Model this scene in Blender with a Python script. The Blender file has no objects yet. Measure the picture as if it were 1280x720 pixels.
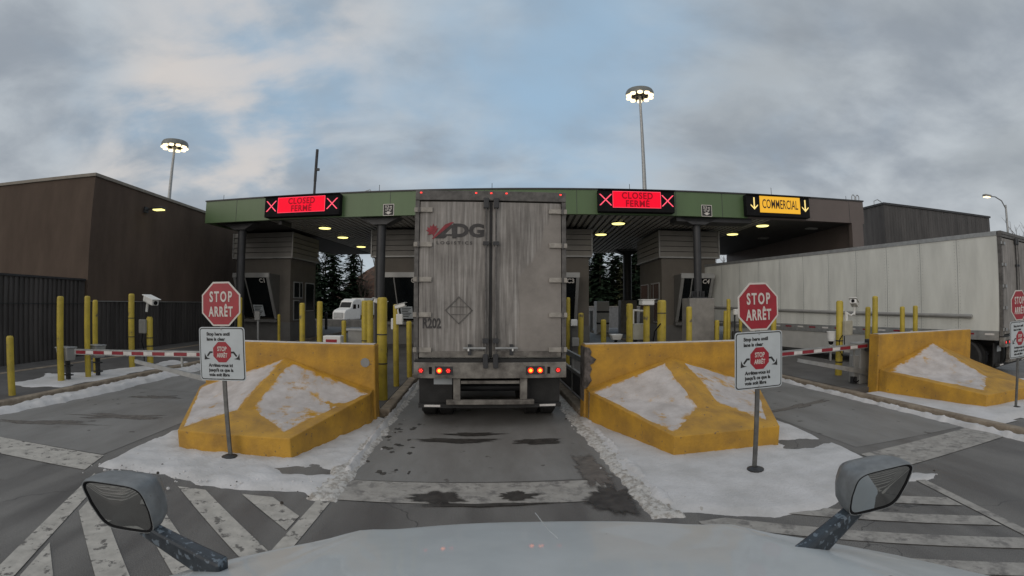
import bpy, bmesh, math, random
from mathutils import Vector, Matrix, noise
random.seed(7)
S = bpy.context.scene
COL = S.collection
R = math.radians
PI = math.pi
# the canopy and the booths under it stand a few degrees off the lane direction
CANOPY_ROT = -0.1075
BOOTH_ROT = -0.087

# ------------------------------------------------------------------ materials
def nd(nt, t, **k):
    n = nt.nodes.new(t)
    for a, b in k.items():
        setattr(n, a, b)
    return n

def mat(name, col, rough=0.6, metal=0.0, var=0.15, vscale=3.0, bump=0.0, bscale=30.0,
        col2=None, streak=None, spots=None, coat=0.0, emit=None, estr=0.0, spec=0.5, lo=0.35, hi=0.65, detail=6):
    m = bpy.data.materials.new(name)
    m.use_nodes = True
    nt = m.node_tree
    b = nt.nodes['Principled BSDF']
    L = nt.links.new
    b.inputs['Roughness'].default_value = rough
    b.inputs['Metallic'].default_value = metal
    b.inputs['Specular IOR Level'].default_value = spec
    b.inputs['Coat Weight'].default_value = coat
    b.inputs['Base Color'].default_value = (*col, 1)
    if emit:
        b.inputs['Base Color'].default_value = (.01, .01, .01, 1); b.inputs['Specular IOR Level'].default_value = .1
        b.inputs['Emission Color'].default_value = (*emit, 1)
        b.inputs['Emission Strength'].default_value = estr
        return m
    tc = nd(nt, 'ShaderNodeTexCoord')
    mp = nd(nt, 'ShaderNodeMapping')
    L(tc.outputs['Object'], mp.inputs['Vector'])
    if streak:
        mp.inputs['Scale'].default_value = streak
    n1 = nd(nt, 'ShaderNodeTexNoise')
    n1.inputs['Scale'].default_value = vscale
    n1.inputs['Detail'].default_value = detail
    n1.inputs['Roughness'].default_value = 0.62
    L(mp.outputs[0], n1.inputs['Vector'])
    cr = nd(nt, 'ShaderNodeValToRGB')
    c2 = col2 if col2 else tuple(c * (1 - var) for c in col)
    c1 = col if col2 else tuple(min(1, c * (1 + var)) for c in col)
    cr.color_ramp.elements[0].position = lo
    cr.color_ramp.elements[1].position = hi
    cr.color_ramp.elements[0].color = (*c2, 1)
    cr.color_ramp.elements[1].color = (*c1, 1)
    L(n1.outputs['Fac'], cr.inputs['Fac'])
    out = cr.outputs['Color']
    if spots:                      # (scale, threshold, colour) chips and stains
        n3 = nd(nt, 'ShaderNodeTexNoise')
        n3.inputs['Scale'].default_value = spots[0]
        n3.inputs['Detail'].default_value = 5
        L(tc.outputs['Object'], n3.inputs['Vector'])
        r3 = nd(nt, 'ShaderNodeValToRGB')
        r3.color_ramp.elements[0].position = spots[1]
        r3.color_ramp.elements[1].position = spots[1] + 0.04
        L(n3.outputs['Fac'], r3.inputs['Fac'])
        mx = nd(nt, 'ShaderNodeMix', data_type='RGBA')
        L(r3.outputs['Color'], mx.inputs['Factor'])
        L(out, mx.inputs['A'])
        mx.inputs['B'].default_value = (*spots[2], 1)
        out = mx.outputs['Result']
    L(out, b.inputs['Base Color'])
    if bump:
        n2 = nd(nt, 'ShaderNodeTexNoise')
        n2.inputs['Scale'].default_value = bscale
        n2.inputs['Detail'].default_value = 4
        L(tc.outputs['Object'], n2.inputs['Vector'])
        bp = nd(nt, 'ShaderNodeBump')
        bp.inputs['Strength'].default_value = bump
        bp.inputs['Distance'].default_value = 0.02
        L(n2.outputs['Fac'], bp.inputs['Height'])
        L(bp.outputs[0], b.inputs['Normal'])
    return m

M = {}
M['yellow'] = mat('barrier yellow paint', (0.54, 0.295, 0.030), 0.6, col2=(0.33, 0.18, 0.03), vscale=2.4, bump=0.3, bscale=22,
                  spots=(15, 0.665, (0.15, 0.10, 0.06)), detail=10)
M['bollard'] = mat('bollard yellow paint', (0.52, 0.40, 0.04), 0.5, col2=(0.33, 0.25, 0.035), vscale=2.5, bump=0.15, spots=(5.5, 0.635, (0.17, 0.135, 0.06)), detail=9)
M['snow'] = mat('snow', (0.62, 0.615, 0.62), 0.85, col2=(0.48, 0.475, 0.47), vscale=1.6, bump=0.5, bscale=24, spec=0.2, spots=(9, 0.70, (0.42, 0.40, 0.375)), detail=10)
M['thinsnow'] = mat('thin snow', (0.66, 0.62, 0.59), 0.85, col2=(0.48, 0.43, 0.38), vscale=5, bump=0.3, bscale=35, spec=0.2, spots=(13, 0.64, (0.50, 0.36, 0.17)), detail=9)
M['slush'] = mat('dirty slush', (0.55, 0.535, 0.51), 0.85, col2=(0.31, 0.285, 0.255), vscale=16, bump=0.5, bscale=45, spec=0.25, lo=0.38, hi=0.56)
M['dirt'] = mat('dirt', (0.05, 0.042, 0.035), 0.8)
M['conc'] = mat('concrete', (0.30, 0.285, 0.26), 0.8, col2=(0.20, 0.19, 0.175), vscale=2, bump=0.2)
M['kerb'] = mat('kerb concrete', (0.30, 0.25, 0.19), 0.85, col2=(0.17, 0.135, 0.10), vscale=4, bump=0.4)
M['island'] = mat('island surface', (0.115, 0.11, 0.105), 0.7, col2=(0.075, 0.07, 0.066), vscale=1.3, bump=0.2)
M['wet'] = mat('wet concrete', (0.045, 0.041, 0.037), 0.5, var=0.4, vscale=8, spec=.3)
M['damp'] = mat('damp concrete', (0.115, 0.102, 0.09), 0.5, var=0.3, vscale=8)
M['green'] = mat('green metal panel', (0.085, 0.145, 0.06), 0.4, var=0.08, vscale=0.7, streak=(1, 1, .2))
M['brownp'] = mat('brown metal panel', (0.115, 0.093, 0.085), 0.45, var=0.08, vscale=0.7)
M['stucco'] = mat('brown stucco', (0.108, 0.082, 0.065), 0.95, col2=(0.080, 0.060, 0.048), vscale=1.0, streak=(1, 1, .35), bump=0.3, bscale=40, spec=0.2)
M['clad'] = mat('dark corrugated cladding', (0.062, 0.058, 0.056), 0.55, var=0.35, vscale=1.5, streak=(1, 1, .15))
M['boothst'] = mat('booth stucco', (0.135, 0.122, 0.105), 0.9, var=0.08, vscale=1.5)
M['siding'] = mat('booth siding', (0.215, 0.204, 0.186), 0.6, var=0.08, vscale=1.5)
M['boothbase'] = mat('booth base metal', (0.12, 0.118, 0.112), 0.6, var=0.1)
M['frame'] = mat('aluminium frame', (0.30, 0.30, 0.29), 0.45, 0.3, var=0.08)
M['glass'] = mat('dark window glass', (0.006, 0.008, 0.009), 0.15, var=0.2, spec=0.3)
M['dark'] = mat('dark steel', (0.030, 0.031, 0.034), 0.5, var=0.2)
M['soffit'] = mat('dark soffit', (0.055, 0.052, 0.05), 0.6, var=0.1, vscale=1)
M['rib'] = mat('soffit rib', (0.42, 0.40, 0.37), 0.45, var=0.06)
M['galv'] = mat('galvanised steel', (0.34, 0.35, 0.35), 0.45, 0.6, var=0.15, vscale=6)
M['post'] = mat('dull steel post', (0.15, 0.15, 0.145), 0.5, 0.5, var=0.3, vscale=5)
M['grey'] = mat('grey painted metal', (0.26, 0.26, 0.25), 0.5, var=0.1)
M['white'] = mat('white enamel', (0.72, 0.72, 0.70), 0.4, var=0.05)
M['rubber'] = mat('black rubber', (0.018, 0.018, 0.018), 0.7, var=0.3, vscale=6)
M['black'] = mat('black plastic', (0.008, 0.008, 0.009), 0.75, var=0.2, spec=.15)
M['blacktxt'] = mat('black lettering', (0.02, 0.02, 0.02), 0.6, var=0.05)
M['whitetxt'] = mat('white lettering', (0.60, 0.57, 0.53), 0.5, var=0.05)
M['signred'] = mat('sign red', (0.31, 0.016, 0.028), 0.4, var=0.10, vscale=6)
M['signwhite'] = mat('sign white', (0.48, 0.52, 0.54), 0.4, var=0.05, vscale=5)
M['stripered'] = mat('reflective red', (0.24, 0.016, 0.028), 0.35, var=0.15, vscale=12)
M['stripewhite'] = mat('reflective white', (0.62, 0.60, 0.58), 0.35, var=0.1, vscale=12)
M['side'] = mat('trailer side white', (0.60, 0.61, 0.57), 0.45, var=0.10, vscale=2.2, streak=(1, 1, .22), detail=9)
M['tframe'] = mat('trailer frame', (0.10, 0.095, 0.09), 0.6, var=0.35, vscale=8)
M['tsill'] = mat('dirty trailer sill', (0.25, 0.235, 0.21), 0.6, col2=(0.07, 0.062, 0.055), vscale=3.5, bump=0.1)
M['hood'] = mat('pale blue white truck paint', (0.54, 0.57, 0.575), 0.4, var=0.04, vscale=5, coat=0.3, spots=(26, 0.735, (0.25, 0.27, 0.27)))
M['hood'].node_tree.nodes['Principled BSDF'].inputs['Coat Roughness'].default_value = 0.035
M['housing'] = mat('grey mirror housing', (0.17, 0.18, 0.185), 0.42, var=0.22, vscale=14, spots=(30, 0.70, (0.10, 0.08, 0.07)))
M['mirror'] = mat('mirror glass', (0.42, 0.43, 0.43), 0.03, 1.0, var=0.05)
M['frost'] = mat('frosted black bracket', (0.02, 0.026, 0.034), 0.45, col2=(0.035, 0.045, 0.055), vscale=25, spots=(46, 0.575, (0.12, 0.15, 0.18)), detail=8)
M['rock'] = mat('reddish rock', (0.20, 0.115, 0.08), 0.95, col2=(0.06, 0.042, 0.035), vscale=0.9, bump=1.0, bscale=1.5, spots=(0.9, 0.60, (0.10, 0.075, 0.06)))
M['leaf'] = mat('conifer foliage', (0.035, 0.062, 0.034), 0.8, col2=(0.016, 0.030, 0.018), vscale=0.7, spec=0.2)
M['leaf2'] = mat('olive foliage', (0.070, 0.075, 0.035), 0.8, col2=(0.035, 0.04, 0.02), vscale=0.7, spec=0.2)
M['bark'] = mat('bark', (0.075, 0.06, 0.05), 0.9, var=0.3, vscale=3)
M['twig'] = mat('bare twigs', (0.085, 0.065, 0.055), 0.9, var=0.3)
def em(n, c, s): return mat(n, c, 0.5, emit=c, estr=s)
M['ledred'] = em('led red', (1.0, 0.0, 0.026), 0.97)
M['ledx'] = em('led pink cross', (1.0, 0.10, 0.16), 1.3)
M['leddim'] = em('led dim red', (0.26, 0.0, 0.008), 1.0)
M['ledyel'] = em('led yellow', (0.88, 0.46, 0.035), 1.0)
M['ledarrow'] = em('led arrow', (0.95, 0.72, 0.25), 1.15)
M['ceil'] = em('ceiling lamp', (1.0, 0.90, 0.32), 1.7)
M['mast'] = em('mast lamp', (1.0, 0.80, 0.48), 2.4)
M['brake'] = em('brake lamp', (1.0, 0.25, 0.02), 3.5)
M['brakehalo'] = em('brake lens lit', (1.0, 0.015, 0.01), 1.6)
M['lensdim'] = mat('dim red lens', (0.25, 0.01, 0.012), 0.25)
M['lensspot'] = em('red led', (1.0, 0.05, 0.04), 2.2)
M['amber'] = em('amber marker', (1.0, 0.30, 0.05), 5.0)

# dirty trailer doors: rain streaks and road film with a cleaner wiped area low on the right
def door_mat(name, clean):
    m = mat(name, (0.34, 0.32, 0.30), 0.6, col2=(0.135, 0.125, 0.115), vscale=9, streak=(2.6, 2.6, 0.16), lo=0.28, hi=0.72, spec=0.3)
    nt = m.node_tree; L = nt.links.new
    b = nt.nodes['Principled BSDF']
    src = b.inputs['Base Color'].links[0].from_socket
    tc = nd(nt, 'ShaderNodeTexCoord'); sp = nd(nt, 'ShaderNodeSeparateXYZ'); L(tc.outputs['Object'], sp.inputs[0])
    n = nd(nt, 'ShaderNodeTexNoise'); n.inputs['Scale'].default_value = 3.0; n.inputs['Detail'].default_value = 5
    mp = nd(nt, 'ShaderNodeMapping'); mp.inputs['Scale'].default_value = (3, 1, 0.5)
    L(tc.outputs['Object'], mp.inputs[0]); L(mp.outputs[0], n.inputs['Vector'])
    # wide drips
    n4 = nd(nt, 'ShaderNodeTexNoise'); n4.inputs['Scale'].default_value = 2.2; n4.inputs['Detail'].default_value = 7
    mp4 = nd(nt, 'ShaderNodeMapping'); mp4.inputs['Scale'].default_value = (9, 1, 0.35)
    L(tc.outputs['Object'], mp4.inputs[0]); L(mp4.outputs[0], n4.inputs['Vector'])
    r4 = nd(nt, 'ShaderNodeValToRGB'); r4.color_ramp.elements[0].position = 0.50; r4.color_ramp.elements[1].position = 0.66
    r4.color_ramp.elements[1].color = (0.55, 0.55, 0.55, 1)
    L(n4.outputs['Fac'], r4.inputs['Fac'])
    mx4 = nd(nt, 'ShaderNodeMix', data_type='RGBA'); L(r4.outputs['Color'], mx4.inputs['Factor']); L(src, mx4.inputs['A'])
    mx4.inputs['B'].default_value = (0.43, 0.415, 0.395, 1)
    src = mx4.outputs['Result']
    if clean:
        # clean film area: x > edge where edge moves right towards the top
        a = nd(nt, 'ShaderNodeMath', operation='MULTIPLY_ADD'); L(sp.outputs['Z'], a.inputs[0]); a.inputs[1].default_value = -0.52; a.inputs[2].default_value = 0.87
        s2 = nd(nt, 'ShaderNodeMath', operation='ADD'); L(a.outputs[0], s2.inputs[0]); L(sp.outputs['X'], s2.inputs[1])
        mmin = nd(nt, 'ShaderNodeMath', operation='SUBTRACT'); L(sp.outputs['X'], mmin.inputs[0]); mmin.inputs[1].default_value = 0.47
        mn = nd(nt, 'ShaderNodeMath', operation='MINIMUM'); L(s2.outputs[0], mn.inputs[0]); L(mmin.outputs[0], mn.inputs[1])
        w = nd(nt, 'ShaderNodeMath', operation='MULTIPLY_ADD'); L(n.outputs['Fac'], w.inputs[0]); w.inputs[1].default_value = 0.35; L(mn.outputs[0], w.inputs[2])
        r = nd(nt, 'ShaderNodeValToRGB'); r.color_ramp.elements[0].position = 0.17; r.color_ramp.elements[1].position = 0.24
        L(w.outputs[0], r.inputs['Fac'])
        mx = nd(nt, 'ShaderNodeMix', data_type='RGBA'); L(r.outputs['Color'], mx.inputs['Factor']); L(src, mx.inputs['A'])
        mx.inputs['B'].default_value = (0.255, 0.235, 0.215, 1)
        src = mx.outputs['Result']
    n7 = nd(nt, 'ShaderNodeTexNoise'); n7.inputs['Scale'].default_value = 1.3; n7.inputs['Detail'].default_value = 7; n7.inputs['Roughness'].default_value = .65; L(tc.outputs['Object'], n7.inputs['Vector'])
    r7 = nd(nt, 'ShaderNodeMapRange'); r7.inputs['From Min'].default_value = .34; r7.inputs['From Max'].default_value = .64; r7.inputs['To Min'].default_value = .72; r7.inputs['To Max'].default_value = 1.10; L(n7.outputs['Fac'], r7.inputs['Value'])
    m7 = nd(nt, 'ShaderNodeMix', data_type='RGBA', blend_type='MULTIPLY'); m7.inputs['Factor'].default_value = 1; L(src, m7.inputs['A']); L(r7.outputs[0], m7.inputs['B'])
    # road spray hugging the locking gear between the doors and the sill
    ab = nd(nt, 'ShaderNodeMath', operation='ABSOLUTE'); L(sp.outputs['X'], ab.inputs[0])
    mn_ = nd(nt, 'ShaderNodeMath', operation='MULTIPLY_ADD'); L(n.outputs['Fac'], mn_.inputs[0]); mn_.inputs[1].default_value = -.5; L(ab.outputs[0], mn_.inputs[2])
    zz = nd(nt, 'ShaderNodeMath', operation='MULTIPLY_ADD'); L(sp.outputs['Z'], zz.inputs[0]); zz.inputs[1].default_value = .22; L(mn_.outputs[0], zz.inputs[2])
    r8 = nd(nt, 'ShaderNodeMapRange', interpolation_type='SMOOTHSTEP'); r8.inputs['From Min'].default_value = .10; r8.inputs['From Max'].default_value = .55; r8.inputs['To Min'].default_value = .62; L(zz.outputs[0], r8.inputs['Value'])
    m8 = nd(nt, 'ShaderNodeMix', data_type='RGBA', blend_type='MULTIPLY'); m8.inputs['Factor'].default_value = 1; L(m7.outputs['Result'], m8.inputs['A']); L(r8.outputs[0], m8.inputs['B'])
    L(m8.outputs['Result'], b.inputs['Base Color'])
    return m
M['doorL'] = door_mat('streaked trailer door', False)
M['doorR'] = door_mat('streaked trailer door with wiped area', True)

def crust_mat():
    # snow that thins out to the yellow paint under it; 'cover' is the depth stored on the mesh
    m = mat('wind blown thin snow', (0.58, 0.545, 0.53), 0.85, col2=(0.43, 0.395, 0.375), vscale=3, bump=0.3, bscale=30, spec=0.2, detail=9)
    nt = m.node_tree; L = nt.links.new; b = nt.nodes['Principled BSDF']
    src = b.inputs['Base Color'].links[0].from_socket
    tc = nd(nt, 'ShaderNodeTexCoord'); at = nd(nt, 'ShaderNodeAttribute'); at.attribute_name = 'cover'
    n = nd(nt, 'ShaderNodeTexNoise'); n.inputs['Scale'].default_value = 9; n.inputs['Detail'].default_value = 8; n.inputs['Roughness'].default_value = .7; L(tc.outputs['Object'], n.inputs['Vector'])
    a = nd(nt, 'ShaderNodeMath', operation='MULTIPLY_ADD'); L(n.outputs['Fac'], a.inputs[0]); a.inputs[1].default_value = .60; L(at.outputs['Fac'], a.inputs[2])
    r = nd(nt, 'ShaderNodeMapRange', interpolation_type='SMOOTHSTEP'); r.inputs['From Min'].default_value = .17; r.inputs['From Max'].default_value = .40; L(a.outputs[0], r.inputs['Value'])
    n2 = nd(nt, 'ShaderNodeTexNoise'); n2.inputs['Scale'].default_value = 2.2; n2.inputs['Detail'].default_value = 6; n2.inputs['Roughness'].default_value = .62; L(tc.outputs['Object'], n2.inputs['Vector'])
    cr = nd(nt, 'ShaderNodeValToRGB'); cr.color_ramp.elements[0].position = .35; cr.color_ramp.elements[1].position = .65
    cr.color_ramp.elements[0].color = (.40, .21, .03, 1); cr.color_ramp.elements[1].color = (.54, .295, .03, 1); L(n2.outputs['Fac'], cr.inputs['Fac'])
    mx = nd(nt, 'ShaderNodeMix', data_type='RGBA'); L(r.outputs[0], mx.inputs['Factor']); L(cr.outputs['Color'], mx.inputs['A']); L(src, mx.inputs['B'])
    L(mx.outputs['Result'], b.inputs['Base Color'])
    return m
M['crust'] = crust_mat()

def ground_mat():
    m = mat('road surface', (0.205, 0.197, 0.185), 0.62, col2=(0.135, 0.127, 0.118), vscale=0.5, bump=0.35, bscale=70, lo=0.30, hi=0.70, detail=9)
    nt = m.node_tree; L = nt.links.new; b = nt.nodes['Principled BSDF']
    src = b.inputs['Base Color'].links[0].from_socket
    tc = nd(nt, 'ShaderNodeTexCoord')
    mp = nd(nt, 'ShaderNodeMapping'); mp.inputs['Scale'].default_value = (1.6, 0.28, 1); L(tc.outputs['Object'], mp.inputs[0])
    n = nd(nt, 'ShaderNodeTexNoise'); n.inputs['Scale'].default_value = 1.4; n.inputs['Detail'].default_value = 8; L(mp.outputs[0], n.inputs['Vector'])
    r = nd(nt, 'ShaderNodeValToRGB'); r.color_ramp.elements[0].position = 0.42; r.color_ramp.elements[1].position = 0.68
    L(n.outputs['Fac'], r.inputs['Fac'])
    mx = nd(nt, 'ShaderNodeMix', data_type='RGBA'); L(r.outputs['Color'], mx.inputs['Factor']); L(src, mx.inputs['A'])
    mx.inputs['B'].default_value = (0.095, 0.088, 0.082, 1)
    n5 = nd(nt, 'ShaderNodeTexNoise'); n5.inputs['Scale'].default_value = 110; n5.inputs['Detail'].default_value = 2; L(tc.outputs['Object'], n5.inputs['Vector'])
    r5 = nd(nt, 'ShaderNodeValToRGB'); r5.color_ramp.elements[0].position = 0.35; r5.color_ramp.elements[0].color = (0.60, 0.60, 0.60, 1)
    r5.color_ramp.elements[1].position = 0.7; r5.color_ramp.elements[1].color = (1.32, 1.32, 1.32, 1); L(n5.outputs['Fac'], r5.inputs['Fac'])
    m5 = nd(nt, 'ShaderNodeMix', data_type='RGBA', blend_type='MULTIPLY'); m5.inputs['Factor'].default_value = 1
    L(mx.outputs['Result'], m5.inputs['A']); L(r5.outputs['Color'], m5.inputs['B'])
    vw = nd(nt, 'ShaderNodeTexNoise'); vw.inputs['Scale'].default_value = 2.0; vw.inputs['Detail'].default_value = 6; L(tc.outputs['Object'], vw.inputs['Vector'])
    va = nd(nt, 'ShaderNodeVectorMath', operation='MULTIPLY_ADD'); L(vw.outputs['Color'], va.inputs[0]); va.inputs[1].default_value = (.7, .7, 0); L(tc.outputs['Object'], va.inputs[2])
    vo = nd(nt, 'ShaderNodeTexVoronoi', feature='DISTANCE_TO_EDGE'); vo.inputs['Scale'].default_value = .22; L(va.outputs[0], vo.inputs['Vector'])
    vr = nd(nt, 'ShaderNodeMapRange'); vr.inputs['From Min'].default_value = .0008; vr.inputs['From Max'].default_value = .0024; vr.inputs['To Min'].default_value = .45; L(vo.outputs['Distance'], vr.inputs['Value'])
    m6 = nd(nt, 'ShaderNodeMix', data_type='RGBA', blend_type='MULTIPLY'); m6.inputs['Factor'].default_value = 1
    L(m5.outputs['Result'], m6.inputs['A']); L(vr.outputs[0], m6.inputs['B']); m5 = m6
    L(m5.outputs['Result'], b.inputs['Base Color'])
    rr = nd(nt, 'ShaderNodeMapRange'); rr.inputs['From Min'].default_value = 0.4; rr.inputs['From Max'].default_value = 0.7
    rr.inputs['To Min'].default_value = 0.68; rr.inputs['To Max'].default_value = 0.42
    L(n.outputs['Fac'], rr.inputs['Value']); L(rr.outputs[0], b.inputs['Roughness'])
    return m
M['ground'] = ground_mat()
M['slab'] = mat('lane concrete', (0.235, 0.23, 0.22), 0.6, col2=(0.155, 0.148, 0.138), vscale=1.1, streak=(1.5, 0.5, 1), bump=0.25, bscale=60, spots=(3.4, 0.66, (0.085, 0.078, 0.07)), detail=9, lo=.3, hi=.7)

def feather(m):       # a stain dries out towards its rim
    nt = m.node_tree; L = nt.links.new; b = nt.nodes['Principled BSDF']
    tc = nd(nt, 'ShaderNodeTexCoord'); at = nd(nt, 'ShaderNodeAttribute'); at.attribute_name = 'cover'
    n = nd(nt, 'ShaderNodeTexNoise'); n.inputs['Scale'].default_value = 14; n.inputs['Detail'].default_value = 8; n.inputs['Roughness'].default_value = .7; L(tc.outputs['Object'], n.inputs['Vector'])
    a = nd(nt, 'ShaderNodeMath', operation='MULTIPLY_ADD'); L(n.outputs['Fac'], a.inputs[0]); a.inputs[1].default_value = .5; L(at.outputs['Fac'], a.inputs[2])
    r = nd(nt, 'ShaderNodeMapRange', interpolation_type='SMOOTHSTEP'); r.inputs['From Min'].default_value = .26; r.inputs['From Max'].default_value = .62; L(a.outputs[0], r.inputs['Value'])
    L(r.outputs[0], b.inputs['Alpha'])
feather(M['wet']); feather(M['damp'])

def paint_mat(name, wear, under, paint=(0.50, 0.475, 0.43), scale=6.5, soft=.05):
    m = mat(name, paint, 0.65, col2=tuple(c*0.7 for c in paint), vscale=6, bump=0.2, bscale=50)
    nt = m.node_tree; L = nt.links.new; b = nt.nodes['Principled BSDF']
    src = b.inputs['Base Color'].links[0].from_socket
    tc = nd(nt, 'ShaderNodeTexCoord')
    n = nd(nt, 'ShaderNodeTexNoise'); n.inputs['Scale'].default_value = scale; n.inputs['Detail'].default_value = 12; n.inputs['Roughness'].default_value = 0.68
    L(tc.outputs['Object'], n.inputs['Vector'])
    r = nd(nt, 'ShaderNodeValToRGB'); r.color_ramp.elements[0].position = wear; r.color_ramp.elements[1].position = wear + soft
    L(n.outputs['Fac'], r.inputs['Fac'])
    mx = nd(nt, 'ShaderNodeMix', data_type='RGBA'); L(r.outputs['Color'], mx.inputs['Factor']); L(src, mx.inputs['A'])
    mx.inputs['B'].default_value = (*under, 1); L(mx.outputs['Result'], b.inputs['Base Color'])
    return m
M['paint'] = paint_mat('worn white road paint', 0.555, (0.13, 0.122, 0.112))
M['paintworn'] = paint_mat('very worn white road paint', 0.50, (0.17, 0.16, 0.15), (0.38, 0.36, 0.33), 5.0, .12)

# ------------------------------------------------------------------ mesh helpers
class MB:
    def __init__(s): s.v = []; s.f = []
    def add(s, vs, fs):
        o = len(s.v); s.v += [tuple(v) for v in vs]; s.f += [tuple(i + o for i in f) for f in fs]; return s
    def box(s, x0, x1, y0, y1, z0, z1):
        vs = [(x, y, z) for z in (z0, z1) for y in (y0, y1) for x in (x0, x1)]
        return s.add(vs, [(0, 2, 3, 1), (4, 5, 7, 6), (0, 1, 5, 4), (2, 6, 7, 3), (0, 4, 6, 2), (1, 3, 7, 5)])
    def hexa(s, p):       # 8 points: bottom 4 ccw, top 4 ccw
        return s.add(p, [(3, 2, 1, 0), (4, 5, 6, 7), (0, 1, 5, 4), (1, 2, 6, 5), (2, 3, 7, 6), (3, 0, 4, 7)])
    def cyl(s, p0, p1, r0, r1=None, n=16, cap=True):
        r1 = r0 if r1 is None else r1
        p0, p1 = Vector(p0), Vector(p1); d = (p1 - p0).normalized()
        a = d.orthogonal().normalized(); b = d.cross(a)
        vs = []
        for p, r in ((p0, r0), (p1, r1)):
            for i in range(n):
                t = 2 * PI * i / n; vs.append(p + (a * math.cos(t) + b * math.sin(t)) * r)
        fs = [(i, (i + 1) % n, n + (i + 1) % n, n + i) for i in range(n)]
        if cap: fs += [tuple(range(n - 1, -1, -1)), tuple(range(n, 2 * n))]
        return s.add(vs, fs)
    def tube(s, pts, r, n=8):
        pts = [Vector(p) for p in pts]; rings = []
        for k, p in enumerate(pts):
            d = (pts[min(k + 1, len(pts) - 1)] - pts[max(k - 1, 0)]).normalized()
            a = d.cross(Vector((0.13, 0.21, 0.97))); a = a.normalized() if a.length > 1e-3 else d.orthogonal().normalized()
            b = d.cross(a); rr = r[k] if isinstance(r, (list, tuple)) else r
            rings.append([p + (a * math.cos(2 * PI * i / n) + b * math.sin(2 * PI * i / n)) * rr for i in range(n)])
        fs = []
        for k in range(len(rings) - 1):
            for i in range(n): fs.append((k * n + i, k * n + (i + 1) % n, (k + 1) * n + (i + 1) % n, (k + 1) * n + i))
        m = len(rings)
        fs += [tuple(range(n - 1, -1, -1)), tuple(range((m - 1) * n, m * n))]
        return s.add([v for rg in rings for v in rg], fs)
    def lathe(s, prof, n=20, c=(0, 0)):   # prof [(r,z)]
        vs = []; fs = []
        for r, z in prof:
            for i in range(n): vs.append((c[0] + r * math.cos(2 * PI * i / n), c[1] + r * math.sin(2 * PI * i / n), z))
        for k in range(len(prof) - 1):
            for i in range(n): fs.append((k * n + i, k * n + (i + 1) % n, (k + 1) * n + (i + 1) % n, (k + 1) * n + i))
        fs += [tuple(range(n - 1, -1, -1)), tuple(range((len(prof) - 1) * n, len(prof) * n))]
        return s.add(vs, fs)
    def prism(s, poly, z0, z1):
        n = len(poly)
        vs = [(x, y, z0) for x, y in poly] + [(x, y, z1) for x, y in poly]
        return s.add(vs, [tuple(range(n - 1, -1, -1)), tuple(range(n, 2 * n))] + [(i, (i + 1) % n, n + (i + 1) % n, n + i) for i in range(n)])
    def plate(s, poly, y0, y1):           # polygon in xz, thickness along y (front is y0)
        n = len(poly)
        vs = [(x, y0, z) for x, z in poly] + [(x, y1, z) for x, z in poly]
        return s.add(vs, [tuple(range(n)), tuple(range(2 * n - 1, n - 1, -1))] + [(i, n + i, n + (i + 1) % n, (i + 1) % n) for i in range(n)])
    def build(s, name, m, parent=None, smooth=False, bevel=0, loc=(0, 0, 0), rot=(0, 0, 0)):
        me = bpy.data.meshes.new(name); me.from_pydata(s.v, [], s.f)
        bm = bmesh.new(); bm.from_mesh(me); bmesh.ops.recalc_face_normals(bm, faces=bm.faces); bm.to_mesh(me); bm.free()
        me.materials.append(m)
        o = bpy.data.objects.new(name, me); COL.objects.link(o)
        o.location = loc; o.rotation_euler = rot
        if parent: o.parent = parent
        if smooth:
            for p in me.polygons: p.use_smooth = True
            try: me.set_sharp_from_angle(angle=R(40))
            except Exception: pass
        if bevel:
            b = o.modifiers.new('bevel', 'BEVEL'); b.width = bevel; b.segments = 2; b.limit_method = 'ANGLE'
        return o

def tag(o, label=None, cat=None, group=None, kind=None):
    if label: o['label'] = label
    if cat: o['category'] = cat
    if group: o['group'] = group
    if kind: o['kind'] = kind
    return o
def thing(name, label, cat, loc=(0, 0, 0), rz=0, group=None):
    o = bpy.data.objects.new(name, None); COL.objects.link(o); o.location = loc; o.rotation_euler = (0, 0, rz)
    o.empty_display_size = 0.3
    return tag(o, label, cat, group)
def kids(o): return [c for c in bpy.data.objects if c.parent == o]
def dup(o, loc=None, rz=None, parent=None, label=None):
    c = o.copy(); COL.objects.link(c)
    if parent: c.parent = parent
    if loc is not None: c.location = loc
    if rz is not None: c.rotation_euler = (0, 0, rz)
    if label: c['label'] = label
    for k in kids(o): dup(k, parent=c)
    return c
def text(s, size, m, parent, loc, name='lettering', xs=1.0, bold=0.0, rot=(PI / 2, 0, 0), depth=0.002, align='CENTER', space=1.0):
    cu = bpy.data.curves.new('t', 'FONT'); cu.body = s; cu.size = size; cu.align_x = align; cu.align_y = 'CENTER'
    cu.offset = bold; cu.extrude = depth; cu.space_character = space; cu.resolution_u = 3
    t = bpy.data.objects.new('t', cu); COL.objects.link(t)
    dg = bpy.context.evaluated_depsgraph_get(); dg.update()
    me = bpy.data.meshes.new_from_object(t.evaluated_get(dg))
    bpy.data.objects.remove(t); bpy.data.curves.remove(cu)
    for v in me.vertices: v.co.x *= xs
    me.materials.clear(); me.materials.append(m)
    o = bpy.data.objects.new(name, me); COL.objects.link(o); o.parent = parent; o.location = loc; o.rotation_euler = rot
    return o
def N(x, y, z=0.0): return noise.noise(Vector((x, y, z)))
def fbm(x, y, z=0.0, o=4):
    a = 0; w = 1; t = 0
    for i in range(o): a += w * N(x, y, z + 7 * i); t += w; w *= .5; x *= 2.03; y *= 2.03
    return a / t
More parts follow.
